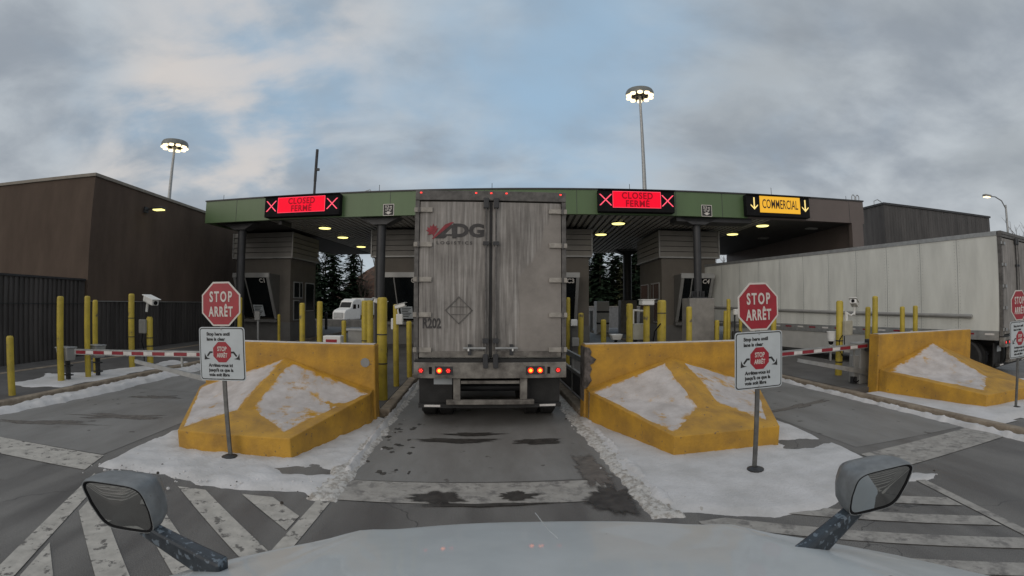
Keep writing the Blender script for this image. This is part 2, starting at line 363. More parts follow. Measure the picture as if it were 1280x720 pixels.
def sdist(x, y, poly):
    d = 1e9; ins = False; n = len(poly)
    for i in range(n):
        x1, y1 = poly[i]; x2, y2 = poly[(i + 1) % n]
        dx, dy = x2 - x1, y2 - y1
        t = max(0, min(1, ((x - x1) * dx + (y - y1) * dy) / (dx * dx + dy * dy)))
        d = min(d, math.hypot(x - x1 - t * dx, y - y1 - t * dy))
        if (y1 > y) != (y2 > y) and x < (x2 - x1) * (y - y1) / (y2 - y1) + x1: ins = not ins
    return d if ins else -d
def snow_sheet(name, poly, h, edge, amp, fr, m, res=0.06, base=lambda x, y: 0.0, lump=0.0, lfr=6, seed=0, skip=None):
    xs = [p[0] for p in poly]; ys = [p[1] for p in poly]
    x0, x1, y0, y1 = min(xs) - amp, max(xs) + amp, min(ys) - amp, max(ys) + amp
    nx = int((x1 - x0) / res) + 1; ny = int((y1 - y0) / res) + 1
    vs = []; mk = []
    for j in range(ny + 1):
        for i in range(nx + 1):
            x = x0 + i * res; y = y0 + j * res
            s = sdist(x, y, poly) + amp * 1.6 * fbm(x * fr, y * fr, seed)
            if skip: s = min(s, skip(x, y))
            k = max(0, min(1, s / edge)); k = math.sin(k * PI / 2)
            z = base(x, y) - 0.02 + (h + 0.02) * k + h * .35 * k * fbm(x * 1.7, y * 1.7, seed + 3)
            if lump: z += lump * k * max(0, fbm(x * lfr, y * lfr, seed + 9, 3) + .1)
            vs.append((x, y, z)); mk.append(s)
    W = nx + 1; fs = []
    for j in range(ny):
        for i in range(nx):
            q = (j * W + i, j * W + i + 1, (j + 1) * W + i + 1, (j + 1) * W + i)
            if max(mk[a] for a in q) > -0.02: fs.append(q)
    b = MB(); b.v = vs; b.f = fs
    o = b.build(name, m, smooth=True)
    bm = bmesh.new(); bm.from_mesh(o.data); bmesh.ops.delete(bm, geom=[v for v in bm.verts if not v.link_faces], context='VERTS')
    for f in bm.faces:
        if f.normal.z < 0: f.normal_flip()
    bm.to_mesh(o.data); bm.free()
    return o
def blob(name, cx, cy, rx, ry, m, z=0.010, seed=0, rough=0.5, n=60, rot=0):
    poly = []
    for i in range(n):
        t = 2 * PI * i / n
        k = 1 + rough * fbm(math.cos(t) * 1.7 + seed, math.sin(t) * 1.7, seed) * 2
        px, py = rx * k * math.cos(t), ry * k * math.sin(t)
        poly.append((cx + px * math.cos(rot) - py * math.sin(rot), cy + px * math.sin(rot) + py * math.cos(rot), z))
    rings = (1.0, .9, .78, .6, .35)
    b = MB(); vs = [(cx + (x - cx) * k, cy + (y - cy) * k, zz) for k in rings for x, y, zz in poly] + [(cx, cy, z)]
    fs = [(q * n + a, q * n + (a + 1) % n, (q + 1) * n + (a + 1) % n, (q + 1) * n + a) for q in range(len(rings) - 1) for a in range(n)]
    fs += [((len(rings) - 1) * n + a, (len(rings) - 1) * n + (a + 1) % n, len(rings) * n) for a in range(n)]
    b.add(vs, fs); o = b.build(name, m)
    at_ = o.data.attributes.new('cover', 'FLOAT', 'POINT'); at_.data.foreach_set('value', [1 - k for k in rings for _ in range(n)] + [1.0])
    return tag(o, kind='structure')

# ------------------------------------------------------------------ ground
def ground_z(y):
    if y < 40: return 0.0
    return -1.2 * min(1, (y - 40) / 20)
ys = [-60, 0, 40, 44, 48, 52, 56, 60, 120, 900]
xs = [-900, -60, 0, 60, 900]
b = MB(); vs = [(x, y, ground_z(y)) for y in ys for x in xs]
fs = [(j * 5 + i, j * 5 + i + 1, (j + 1) * 5 + i + 1, (j + 1) * 5 + i) for j in range(len(ys) - 1) for i in range(4)]
b.add(vs, fs); tag(b.build('ground', M['ground']), kind='structure')
# concrete slabs of the lanes, sheets above the ground, jointed at each stop line
for x0, x1 in ((-9.15, -5.25), (-1.62, 1.88), (5.5, 8.5), (12.3, 15.9)):
    b = MB(); y = 5.42
    while y < 38:
        y2 = min(y + 4.6, 38); b.add([(x0, y, .004), (x1, y, .004), (x1, y2 - .015, .004), (x0, y2 - .015, .004)], [(0, 1, 2, 3)]); y = y2
    tag(b.build('lane_road', M['slab']), kind='structure')
# stop lines
def line(pts, m, z=0.008, name='road_marking'):
    b = MB(); b.add([(x, y, z) for x, y in pts], [tuple(range(len(pts)))]); return tag(b.build(name, m), kind='structure')
line([(-14, 4.85), (-5.0, 4.80), (-5.2, 5.38), (-14, 5.50)], M['paint'])
line([(-1.62, 4.80), (1.45, 4.74), (1.50, 5.36), (-1.62, 5.40)], M['paintworn'])
line([(5.3, 4.42), (8.4, 4.62), (8.4, 5.33), (5.3, 5.12)], M['paintworn'])
line([(12.5, 4.7), (20, 4.7), (20, 5.3), (12.5, 5.3)], M['paint'])
# striped gores before each island, running back past the truck
def clip(poly, a, b, c):          # keep the side a*x + b*y <= c
    out = []
    for i in range(len(poly)):
        p, q = poly[i], poly[(i + 1) % len(poly)]
        dp, dq = a * p[0] + b * p[1] - c, a * q[0] + b * q[1] - c
        if dp <= 0: out.append(p)
        if (dp < 0) != (dq < 0) and dp != dq:
            t = dp / (dp - dq); out.append((p[0] + (q[0] - p[0]) * t, p[1] + (q[1] - p[1]) * t))
    return out
def gore(lt, lb, rt, rb, ytop, ybot, n, centres, w, bw, m):
    line([(lt, ytop), (lt + bw, ytop - .1), (lb + bw, ybot), (lb, ybot)], m)
    line([(rt - bw * .65, ytop), (rt, ytop), (rb, ybot), (rb - bw * .65, ybot)], m)
    for k in centres:
        q = [(lt + bw + .03, ytop), (rt - bw * .65 - .03, ytop), (rb - bw * .65 - .03, ybot), (lb + bw + .03, ybot)]
        q = clip(q, n[0], n[1], k + w / 2); q = clip(q, -n[0], -n[1], -(k - w / 2)) if q else q
        if len(q) > 2: line(q, m)
gore(-4.78, -3.0, -1.60, -1.75, 4.74, 0.5, (.66, .75), [1.93 - .56 * k for k in range(8)], .25, .25, M['paint'])
gore(1.9, 1.9, 5.28, 4.62, 4.02, 0.4, (.57, .82), [5.55 - .49 * k for k in range(9)], .22, .2, M['paintworn'])
# gores behind the truck, seen in the hood mirrors
for ox in (-3.2, 3.9):
    for k in range(9): line([(ox - 1.4, -.6 - k * .8), (ox + 1.2, -2.1 - k * .8), (ox + 1.2, -2.35 - k * .8), (ox - 1.4, -.85 - k * .8)], M['paint'])
    for e in (-1.5, 1.3): line([(ox + e, -1.0), (ox + e + .15, -1.0), (ox + e + .15, -9), (ox + e, -9)], M['paint'])
for k, (cx, cy, rx, ry, s) in enumerate([(-.46, 4.93, .36, .17, 1), (.40, 4.98, .26, .15, 2), (.0, 4.74, .75, .05, 8), (-.35, 7.15, .75, .14, 3), (.95, 7.05, .5, .16, 4), (-.1, 7.5, .55, .1, 5), (1.45, 4.72, .30, .42, 6), (1.42, 5.7, .22, .7, 12)]):
    blob('wet_road_patch', cx, cy, rx, ry, M['wet'] if k != 7 else M['damp'], 0.0125 + .0002 * k, s, 0.55)
random.seed(3)
for k in range(26):
    blob('wet_road_patch', -1.0 + random.gauss(0, .11) - .02 * k, 5.55 + random.random() * 2.6, .02 + random.random() * .045, .03 + random.random() * .05, M['wet'], 0.0062 + .0001 * k, k + 20, .5, 14)
for k, (cx, cy, rx, ry) in enumerate([(-6.6, 7.4, 1.0, .22), (-7.6, 6.4, 1.1, .18), (6.6, 8.2, .9, .14), (6.3, 9.6, .5, .12), (-7.2, 9.2, .7, .2), (7.4, 3.2, 1.3, .12), (-6.6, 3.8, .8, .1)]):
    blob('damp_road_patch', cx, cy, rx, ry, M['damp'], 0.0065 + .0002 * k, k + 60, .8, 50, 0.3)

# islands with kerbs
def island(x0, x1, ya, yb, nose=False):
    b = MB(); b.box(x0 + .22, x1 - .22, ya + .22, yb - .2, -0.05, 0.135)
    tag(b.build('island_pavement', M['island']), kind='structure')
    b = MB(); b.box(x0, x0 + .21, ya, yb, -0.05, 0.15); b.box(x1 - .21, x1, ya, yb, -0.05, .15); b.box(x0 + .215, x1 - .215, ya, ya + .21, -.05, .147)
    tag(b.build('island_kerb', M['kerb'], bevel=.03), kind='structure')
island(-12.9, -9.25, 4.9, 38)
island(-5.25, -1.66, 8.65, 38)
island(1.90, 5.5, 8.65, 36)
b = MB(); b.box(8.52, 12.2, 8.72, 36, -0.05, 0.135); tag(b.build('island_pavement', M['island']), kind='structure')
b = MB(); b.box(8.3, 8.51, 2.0, 36, -0.05, 0.13); tag(b.build('island_kerb', M['kerb'], bevel=.03), kind='structure')
# pavement between the left island and the building
b = MB(); b.box(-14.4, -12.95, 2, 30, -.05, .09); tag(b.build('building_pavement', M['island']), kind='structure')

# ------------------------------------------------------------------ snow
def st(o): return tag(o, kind='stuff')
def isl(x, y): return 0.135 if y > 8.7 else 0.0
st(snow_sheet('snow', [(-5.05, 5.6), (-4.95, 4.98), (-3.9, 4.98), (-3.2, 4.86), (-1.75, 4.86), (-1.60, 5.5), (-1.60, 8.6), (-5.15, 8.6)], .045, .20, .14, 1.6, M['snow'], .055, lump=.05, seed=1,
   skip=lambda x, y: math.hypot((x + 2.15) / 1.0, (y - 5.62) / .62) * .5 - .14 + .22 * fbm(x * 2.3, y * 2.9, 77)))
st(snow_sheet('snow', [(1.95, 4.20), (2.7, 3.95), (3.45, 3.75), (4.4, 3.95), (5.35, 4.08), (5.30, 5.0), (5.42, 5.9), (5.45, 8.5), (1.75, 8.6), (1.75, 5.2)], .045, .22, .10, 1.2, M['snow'], .055, lump=.02, seed=11,
   skip=lambda x, y: math.hypot((x - 4.95) / .95, (y - 5.95) / .75) * .5 - .15 + .24 * fbm(x * 2.1, y * 2.9, 71)))
st(snow_sheet('snow', [(8.6, 5.1), (9.5, 5.2), (16, 4.2), (16, 6.2), (13.5, 8.6), (8.6, 8.6)], .05, .2, .1, 1.3, M['snow'], .09, seed=21, base=lambda x, y: 0.03))
# lumpy banks ploughed against the kerbs
st(snow_sheet('snow_bank', [(-1.95, 4.75), (-1.50, 4.70), (-1.48, 8.0), (-1.46, 13.5), (-1.72, 13.5), (-1.78, 8.2)], .035, .14, .10, 3.2, M['slush'], .028, lump=.045, lfr=15, seed=31))
st(snow_sheet('snow_bank', [(-1.72, 5.6), (-1.58, 5.6), (-1.55, 12.5), (-1.70, 12.5)], .10, .10, .06, 2.2, M['snow'], .028, lump=.05, lfr=13, seed=33))
st(snow_sheet('snow_bank', [(1.68, 4.15), (2.05, 4.15), (2.00, 8.6), (1.98, 13.5), (1.66, 13.5), (1.62, 8.0)], .03, .12, .10, 3.0, M['slush'], .028, lump=.045, lfr=16, seed=41))
st(snow_sheet('snow_bank', [(1.86, 4.4), (2.1, 4.4), (2.05, 8.6), (1.9, 8.6)], .07, .12, .09, 2.4, M['snow'], .028, lump=.05, lfr=14, seed=43))
st(snow_sheet('snow_bank', [(-9.25, 5.6), (-8.85, 5.6), (-8.55, 9), (-8.7, 15.5), (-9.25, 15.5)], .09, .16, .16, 1.4, M['snow'], .06, lump=.08, seed=51))
st(snow_sheet('snow_bank', [(8.08, 3.5), (8.32, 3.5), (8.32, 14), (8.16, 14)], .07, .10, .09, 2.2, M['snow'], .045, lump=.07, seed=61))
st(snow_sheet('snow', [(-10.9, 8.4), (-9.5, 8.6), (-9.6, 14), (-10.2, 14), (-10.5, 11), (-11.6, 10)], .03, .1, .42, .9, M['snow'], .07, seed=71, base=lambda x, y: .128))
st(snow_sheet('snow', [(-12.9, 30), (-16, 30), (-16, 38), (-12.0, 38)], .06, .3, .5, .5, M['snow'], .25, seed=81))
st(snow_sheet('snow', [(4.7, 4.05), (5.45, 3.85), (5.7, 4.05), (5.3, 4.3), (4.6, 4.4)], .02, .12, .1, 3, M['snow'], .04, seed=91))
random.seed(5)
b = MB(); c = MB()
for k in range(90):
    side = random.random()
    if side < .70: x, y = random.uniform(-5.0, -1.8), random.gauss(5.0, .17)
    elif side < .78: x, y = -1.45 + abs(random.gauss(0, .04)), random.uniform(5.3, 9)
    elif side < .86: x, y = 1.68 - abs(random.gauss(0, .05)), random.uniform(4.3, 9)
    else: x, y = random.uniform(3.5, 5.6), random.gauss(4.05, .09)
    r = random.uniform(.012, .042); tgt = c if random.random() < .3 else b
    r *= .6; z = .045 if abs(y - 5.2) < .5 and x < 1.6 else (.03 if y < 4.6 else .012)
    o_ = len(tgt.v); rn = [(.95, -.3), (1.0, .15), (.62, .62)]
    vv = [(x + r * k_ * math.cos(a * PI / 3 + q) * random.uniform(.75, 1.1), y + r * k_ * math.sin(a * PI / 3 + q) * random.uniform(.75, 1.1), z + r * h_ * random.uniform(.8, 1.1)) for q, (k_, h_) in enumerate(rn) for a in range(6)] + [(x, y, z + r * .8)]
    tgt.add(vv, [(q * 6 + a, q * 6 + (a + 1) % 6, q * 6 + 6 + (a + 1) % 6, q * 6 + 6 + a) for q in range(2) for a in range(6)] + [(12 + a, 12 + (a + 1) % 6, 18) for a in range(6)])
st(b.build('snow_lumps', M['snow'])); st(c.build('dirt_clods', M['dirt']))

# ------------------------------------------------------------------ yellow concrete barriers
def barrier(x0, x1, fx0, fx1, label, apex=None, yw=8.35, chip=0, side_h=.60, bx=0.0):
    t = thing('concrete_barrier', label, 'barrier', ((x0 + x1) / 2, yw, 0), 0, 'yellow concrete barriers at the lane islands')
    cx = (x0 + x1) / 2; L0, L1 = x0 - cx, x1 - cx; f0, f1 = fx0 - cx, fx1 - cx
    b = MB(); b.box(L0, L1, 0, .32, -.02, 1.40); b.build('wall', M['yellow'], t, bevel=.025)
    b = MB(); n_ = 60
    for k in range(n_):
        xa, xb = L0 + .02 + (L1 - L0 - .04) * k / n_, L0 + .02 + (L1 - L0 - .04) * (k + 1) / n_
        w_ = .10 + .10 * fbm(xa * 1.3, x0, 3); w2 = .10 + .10 * fbm(xb * 1.3, x0, 3)
        b.add([(xa, .02, 1.401), (xb, .02, 1.401), (xb, .18 + w2, 1.401), (xa, .18 + w_, 1.401), (xa, .05, 1.410), (xb, .05, 1.410), (xb, .14 + w2, 1.410), (xa, .14 + w_, 1.410)], [(4, 5, 6, 7), (0, 1, 5, 4), (2, 3, 7, 6)])
    b.build('snow_cap', M['thinsnow'], t)
    fy = 5.95 - yw; ap = (apex if apex is not None else 0.05)
    y0 = -.006
    rl, rr = L0 + .04, L1 - .04; a = Vector((ap, y0, 1.13)); B = Vector(((f0 + f1) / 2 + bx, fy + .72, .485))
    P = [(f0, fy, -.02), (f1, fy, -.02), (rr, y0 - .25, -.02), (rr, y0, -.02), (rl, y0, -.02), (rl, y0 - .25, -.02)]
    T = [(f0, fy, .31), (f1, fy, .32), (rr, y0 - .25, side_h - .04), (rr, y0, side_h), (rl, y0, side_h), (rl, y0 - .25, side_h - .04)]
    vs = P + T + [tuple(a), tuple(B)]
    fs = [(5, 4, 3, 2, 1, 0)] + [(i, (i + 1) % 6, 6 + (i + 1) % 6, 6 + i) for i in range(6) if i != 3] + [(3, 4, 10, 12, 9)] + \
         [(6, 7, 13), (7, 8, 13), (8, 12, 13), (8, 9, 12), (12, 10, 11), (12, 11, 13), (11, 6, 13)]
    w = MB(); w.add(vs, fs); w.build('wedge', M['yellow'], t, bevel=.012)
    # crusts of wind packed snow on the two long slopes
    def crust(tri, seed, h=.006, amp=.28, inset=.025):
        amp *= 1.25
        A_, B_, C_, D_ = [Vector(q) for q in tri]
        n = (B_ - A_).cross(D_ - A_).normalized()
        if n.z < 0: n = -n
        G = 70; vv = []; mk = []
        for j in range(G + 1):
            for i in range(G + 1):
                u, v = i / G, j / G
                p = A_ + (B_ - A_) * u + (D_ - A_) * v if u + v <= 1 else C_ + (D_ - C_) * (1 - u) + (B_ - C_) * (1 - v)
                e = min(.28, min(u, 1 - u, v, 1 - v) * 3.4) - inset - .10
                s = e + amp * fbm(p.x * 2.6 + seed, p.y * 2.6, seed, 6) + .15 * fbm(p.x * 9, p.y * 9, seed, 4)
                k = max(0, min(1, s / .5)); d0 = min(1, min(u, 1 - u, v, 1 - v) * 14); vv.append(p + n * ((.0025 + h * math.sin(k * PI / 2)) * d0 - .001)); mk.append(s)
        W = G + 1; ff = []
        for j in range(G):
            for i in range(G):
                q = (j * W + i, j * W + i + 1, (j + 1) * W + i + 1, (j + 1) * W + i)
                ff.append(q)
        m_ = MB(); m_.add(vv, ff); o = m_.build('snow_crust', M['crust'], t, smooth=True)
        at_ = o.data.attributes.new('cover', 'FLOAT', 'POINT'); at_.data.foreach_set('value', [max(-1, min(1, q)) for q in mk])
        return o
    T = [Vector(q) for q in T]
    if chip == 0:
        crust((T[0] * .94 + B * .06, B, a, T[5]), 2, amp=.26)
        crust((T[1] * .86 + B * .14, T[2], a * .95 + T[2] * .05, B * .92 + T[2] * .08), 5, amp=.42, inset=.06)
    elif chip == 1:
        crust((T[0] * .95 + B * .05, B * .93 + T[5] * .07, a * .95 + T[5] * .05, T[5]), 8, amp=.26)
        crust((T[1] * .85 + B * .15, T[2], a * .93 + T[2] * .07, B * .86 + T[2] * .14), 17, amp=.40, inset=.08)
    else:
        crust((T[0] * .8 + B * .2, B, a, T[5]), 28, amp=.34)
    if chip == 1:
        pts = [(0, 1.36), (.09, 1.34), (.13, 1.27), (.11, 1.20), (.22, 1.13), (.17, 1.06), (.10, 1.03), (.14, .95), (.10, .85), (.14, .74), (.06, .62), (0, .58)]
        c = MB(); c.plate([(L0 - .004 + x, z) for x, z in pts][::-1], -.028, .0)
        c.box(L0 - .008, L0 + .01, .01, .31, .35, 1.36)
        c.plate([(L0 + .03, .10), (L0 + .12, .05), (L0 + .30, .20), (L0 + .26, .36), (L0 + .34, .46), (L0 + .20, .53), (L0 + .03, .57)], -.262, -.250)
        c.build('chipped_edge', mat('broken concrete', (0.16, 0.14, 0.13), .95, col2=(0.05, .045, .04), vscale=8, bump=1, bscale=25), t)
    if chip == 0:
        c = MB(); c.cyl((L1 - .18, -.012, 1.08), (L1 - .18, .0, 1.08), .085, n=9); c.build('scraped_spot', M['grey'], t)
    return t
barrier(-5.25, -1.84, -4.30, -2.53, 'yellow concrete barrier with snowy wedge left of the trailer', apex=.03, yw=8.25, bx=-.27)
barrier(1.93, 5.45, 2.68, 4.42, 'yellow concrete barrier with broken grey corner right of the trailer', apex=-.06, yw=8.35, chip=1, bx=.06)
barrier(9.12, 12.85, 9.70, 11.75, 'yellow concrete barrier in front of the white trailer at the right', apex=.15, yw=8.45, chip=2, bx=.2)

# ------------------------------------------------------------------ stop signs
def rrect(w, h, r, n=5):
    p = []
    for cx, cy, a0 in ((w / 2 - r, h / 2 - r, 0), (-w / 2 + r, h / 2 - r, 90), (-w / 2 + r, -h / 2 + r, 180), (w / 2 - r, -h / 2 + r, 270)):
        for i in range(n + 1): a = R(a0 + 90 * i / n); p.append((cx + r * math.cos(a), cy + r * math.sin(a)))
    return p
def octa(r): return [(r * math.cos(R(22.5 + 45 * i)) / math.cos(R(22.5)), r * math.sin(R(22.5 + 45 * i)) / math.cos(R(22.5))) for i in range(8)]
def plate(name, poly, cx, cz, y0, y1, m, par, bevel=0):
    return MB().plate([(cx + x, cz + z) for x, z in poly], y0, y1).build(name, m, par, bevel=bevel)
def stop_sign(loc, rz, label, lean=0.0, dz=0):
    t = thing('stop_sign', label, 'sign', loc, rz, 'stop signs in front of the yellow barriers')
    t.rotation_euler = (0, lean, rz)
    MB().plate([(-.028, 0), (.028, 0), (.028, 2.05), (-.028, 2.05)], .012, .045).build('post', M['post'], t, bevel=.004)
    MB().lathe([(.11, -.01), (.11, .062), (.05, .085)], 14).build('post_base', M['dark'], t)
    z1 = 2.11 + dz; z2 = 1.45 + dz
    o = plate('octagon_rim', octa(.292), 0, z1, -.006, 0, M['whitetxt'], t)
    p = plate('octagon_face', octa(.270), 0, z1, -.010, -.0065, M['signred'], t)
    text('STOP', .190, M['whitetxt'], p, (0, -.012, z1 + .088), xs=.63, bold=.005, space=1.30)
    text('ARRÊT', .180, M['whitetxt'], p, (0, -.012, z1 - .108), xs=.60, bold=.005, space=1.18)
    plate('lower_rim', rrect(.690, .71, .045), 0, z2, -.006, 0, M['signwhite'], t)
    plate('lower_border', rrect(.665, .685, .038), 0, z2, -.008, -.0065, M['blacktxt'], t)
    q = plate('lower_face', rrect(.640, .66, .03), 0, z2, -.010, -.0085, M['signwhite'], t)
    for s, z, sz in (('Stop here until', .262, .060), ('lane is clear', .195, .060)):
        text(s, sz, M['blacktxt'], q, (-.225, -.011, z2 + z), bold=.0022, align='LEFT', xs=.98)
    for s, z in (('Arrêtez-vous ici', -.152), ("jusqu'à ce que la", -.215), ('voie soit libre', -.278)):
        text(s, .060, M['blacktxt'], q, (-.205, -.011, z2 + z), bold=.0022, align='LEFT', xs=.93)
    plate('small_octagon', octa(.135), .005, z2 + .025, -.0125, -.0105, M['signred'], t)
    text('STOP', .082, M['whitetxt'], q, (.005, -.0135, z2 + .065), xs=.72, bold=.0018)
    text('ARRÊT', .078, M['whitetxt'], q, (.005, -.0135, z2 - .020), xs=.68, bold=.0018)
    for s in (-1, 1):
        a = MB()
        a.plate([(s * .140, z2 + .034), (s * .185, z2 + .034), (s * .232, z2 - .022), (s * .214, z2 - .038), (s * .172, z2 + .010), (s * .140, z2 + .010)], -.0120, -.0104)
        a.plate([(s * .268, z2 - .078), (s * .262, z2 + .008), (s * .244, z2 - .030), (s * .222, z2 - .052), (s * .180, z2 - .064)], -.0124, -.0106)
        a.build('arrow', M['blacktxt'], q)
    for z in (z2 + .325, z2 - .325): MB().cyl((0, -.016, z), (0, -.009, z), .011, n=8).build('bolt', M['galv'], t)
    return t
stop_sign((-3.38, 5.80, 0), .02, 'bilingual stop sign in the snow before the left barrier', lean=-.022)
stop_sign((3.45, 5.08, 0), -.02, 'bilingual stop sign in the snow before the broken right barrier', lean=-.03)
stop_sign((10.28, 5.60, 0.0), -.03, 'bilingual stop sign at the right edge before the third barrier', lean=-.03, dz=-.05)

# ------------------------------------------------------------------ bollards
def bollard(x, y, h, label, r=.10, base=.135, band=False):
    r *= .80
    t = thing('bollard', label, 'bollard', (x, y, base), random.random() * 6, 'yellow bollards on the islands')
    hh = h - base
    t.rotation_euler = (random.uniform(-.01, .01), random.uniform(-.01, .01), random.random() * 6)
    MB().lathe([(r, -.03), (r, hh - .06), (r * .96, hh - .03), (r * .75, hh - .005), (r * .3, hh)], 18).build('post', M['bollard'], t, smooth=True)
    if band:
        for z in band: MB().lathe([(r + .006, z), (r + .006, z + .025)], 18).build('band', M['dark'], t)
    return t
random.seed(11)
bollard(-9.75, 7.46, 1.36, 'short yellow bollard at the left edge of the photo', .095)
bollard(-10.24, 9.3, 2.2, 'tall yellow bollard, first from the left with a grey box at its foot', .105)
bollard(-10.1, 10.1, 2.22, 'tall yellow bollard before a thinner twin, behind the boom tip', .095)
bollard(-10.45, 10.75, 2.12, 'thinner yellow bollard tucked behind the one at the boom tip', .09)
bollard(-10.38, 12.2, 2.32, 'thick yellow bollard beside the white camera on the left island', .115, band=(.9, 1.45))
bollard(-9.75, 18.0, 2.3, 'yellow bollard peeking out behind the left stop sign', .12)
bollard(-9.5, 21.4, 1.55, 'slim short yellow bollard before the glass of the C1 booth', .085)
bollard(-5.04, 13.0, 2.12, 'tall yellow bollard, left of the pair beyond the left barrier', .10)
bollard(-4.52, 13.0, 2.17, 'tall yellow bollard, right of the pair beyond the left barrier', .10)
bollard(-4.95, 17.0, 1.48, 'short yellow bollard in front of the far white truck', .11)
bollard(-2.98, 12.2, 2.2, 'yellow bollard with a thin frame, left of the cabled post', .11, band=(.3, 1.0))
bollard(-2.47, 10.6, 2.2, 'yellow bollard just left of the thick cabled post', .095)
bollard(-1.99, 9.6, 2.26, 'thick yellow bollard with a hose beside the left barrier end', .13, band=(.75, 1.35))
bollard(-1.86, 12.6, 1.66, 'narrow yellow bollard right against the left trailer edge', .09)
bollard(2.95, 15.2, 2.35, 'thin yellow bollard against the right trailer edge', .08)
bollard(3.60, 16.2, 1.82, 'yellow bollard with an orange cap right of the trailer', .12)
bollard(3.84, 14.0, 1.66, 'short yellow bollard over the left half of the broken barrier', .105)
bollard(4.34, 13.0, 2.15, 'yellow bollard beside the grey meter cabinet', .12)
bollard(4.86, 13.0, 2.10, 'yellow bollard topped by a white box', .12)
bollard(4.76, 11.6, 2.24, 'thickest yellow bollard with a black cable before the C4 booth', .145, band=(1.75,))
bollard(5.28, 11.0, 2.07, 'yellow bollard in front of the concrete column base', .095)
bollard(9.05, 16.4, 1.50, 'short yellow bollard right of the concrete column base', .115)
bollard(9.75, 17.0, 1.85, 'medium yellow bollard by the C4 booth, left of a taller one', .10)
bollard(9.92, 17.0, 2.32, 'tall yellow bollard holding a small white sensor near the C4 booth', .10)
bollard(10.6, 17.2, 1.9, 'yellow bollard immediately left of the middle stop sign', .09)
bollard(9.35, 13.1, 2.30, 'yellow bollard half hidden behind the middle stop sign', .11)
bollard(10.9, 10.55, 2.02, 'yellow bollard, front one of the close pair before the white trailer', .095)
bollard(10.72, 10.1, 2.32, 'tallest yellow bollard rising behind the end of the third barrier', .10)
bollard(11.9, 10.1, 2.02, 'yellow bollard, left of the two above the third barrier', .09)
bollard(12.35, 10.0, 2.04, 'yellow bollard, right of the two above the third barrier', .09)

# camera posts, sensor boxes, cabinets
def cctv(par, x, y, z, s=1, yaw=0.0, pitch=-.25, name='camera_housing'):
    o = MB().box(-.11 * s, .11 * s, -.42 * s, .12 * s, -.07 * s, .09 * s).build(name, M['white'], par, bevel=.03 * s, loc=(x, y, z), rot=(pitch, 0, yaw))
    MB().box(-.14 * s, .14 * s, -.47 * s, .14 * s, .095 * s, .115 * s).build('sun_shield', M['white'], o, bevel=.005)
    MB().cyl((0, -.425 * s, .01), (0, -.45 * s, .01), .055 * s, n=12).build('lens', M['black'], o)
    MB().tube([(0, 0, -.07 * s), (0, .02, -.18 * s), (0, .02, -.34 * s)], .035 * s).build('bracket', M['white'], o)
    return o
t = thing('camera_post', 'yellow post with white camera and junction box on the left island', 'camera', (-10.12, 12.75, .13))
MB().lathe([(.10, -.02), (.10, 1.45), (.07, 1.5)], 14).build('post', M['bollard'], t, smooth=True)
MB().box(-.26, -.02, -.22, -.10, 1.0, 1.42).build('junction_box', M['grey'], t, bevel=.02)
for z in (.35, .6, .85): MB().lathe([(.112, z), (.112, z + .03)], 14).build('strap', M['dark'], t)
MB().tube([(-.15, -.16, 1.0), (-.17, -.18, .75), (-.12, -.14, .5), (-.14, -.12, .1)], .014).build('cable', M['black'], t)
cctv(t, -.02, -.05, 2.02, 1.12, yaw=1.15, pitch=.22)
def sensor_box(x, y, label, z=.5, rz=0, w=.42):
    t = thing('sensor_box', label, 'sensor box', (x, y, .13), rz, 'grey sensor boxes at the foot of the bollards')
    MB().hexa([(-w/2+.05, -.16, z), (w/2-.05, -.16, z), (w/2-.05, .12, z), (-w/2+.05, .12, z), (-w/2, -.2, z+.3), (w/2, -.2, z+.3), (w/2, .14, z+.3), (-w/2, .14, z+.3)]).build('housing', M['grey'], t, bevel=.02)
    MB().box(-w/2-.01, w/2+.01, -.215, .15, z+.3, z+.33).build('lid', M['galv'], t, bevel=.01)
    MB().box(-.05, .05, -.03, .05, -.02, z).build('stand', M['dark'], t)
    for zz in (.12, .35): MB().box(-.12, .12, -.06, .08, zz, zz + .03).build('clamp', M['dark'], t)
    return t
sensor_box(-10.26, 9.55, 'grey sensor box strapped at the leftmost tall bollard')
sensor_box(-10.05, 10.4, 'grey sensor box behind the tip of the left boom', rz=-.1)
# sign and grey box on a post in front of booth C1
t = thing('notice_post', 'slim post with grey box and white notice before the C1 booth', 'notice', (-10.4, 21.0, .13))
MB().box(-.04, .04, -.03, .03, -.02, 1.35).build('post', M['galv'], t)
MB().box(-.13, .13, -.12, -.035, 1.15, 1.55).build('box', M['grey'], t, bevel=.01)
# cabinet + camera cluster beside bollard by the left barrier
t = thing('camera_post', 'post with two white cameras between left barrier and trailer', 'camera', (-1.98, 11.2, .13))
MB().lathe([(.07, -.02), (.07, 1.95), (.05, 1.98)], 12).build('post', M['bollard'], t, smooth=True)
cctv(t, .06, -.10, 1.92, .5, yaw=1.3); cctv(t, -.30, .0, 2.0, .62, yaw=-1.2)
MB().box(.02, .18, -.12, .0, 1.5, 1.75).build('sensor', M['white'], t, bevel=.02)
MB().tube([(-.25, 0, 1.85), (-.30, -.02, 1.4), (-.22, 0, .9), (-.25, 0, .05)], .018).build('cable', M['black'], t)
t = thing('utility_cabinet', 'pale green utility cabinet beyond the left barrier', 'cabinet', (-3.15, 12.4, .13))
MB().box(-.3, .25, -.2, .2, -.01, 1.28).build('body', M['grey'], t, bevel=.01); MB().box(-.34, .29, -.24, .24, 1.28, 1.33).build('lid', M['galv'], t)
t = thing('utility_cabinet', 'small white box with dark print just above the left barrier', 'cabinet', (-3.75, 12.0, .13))
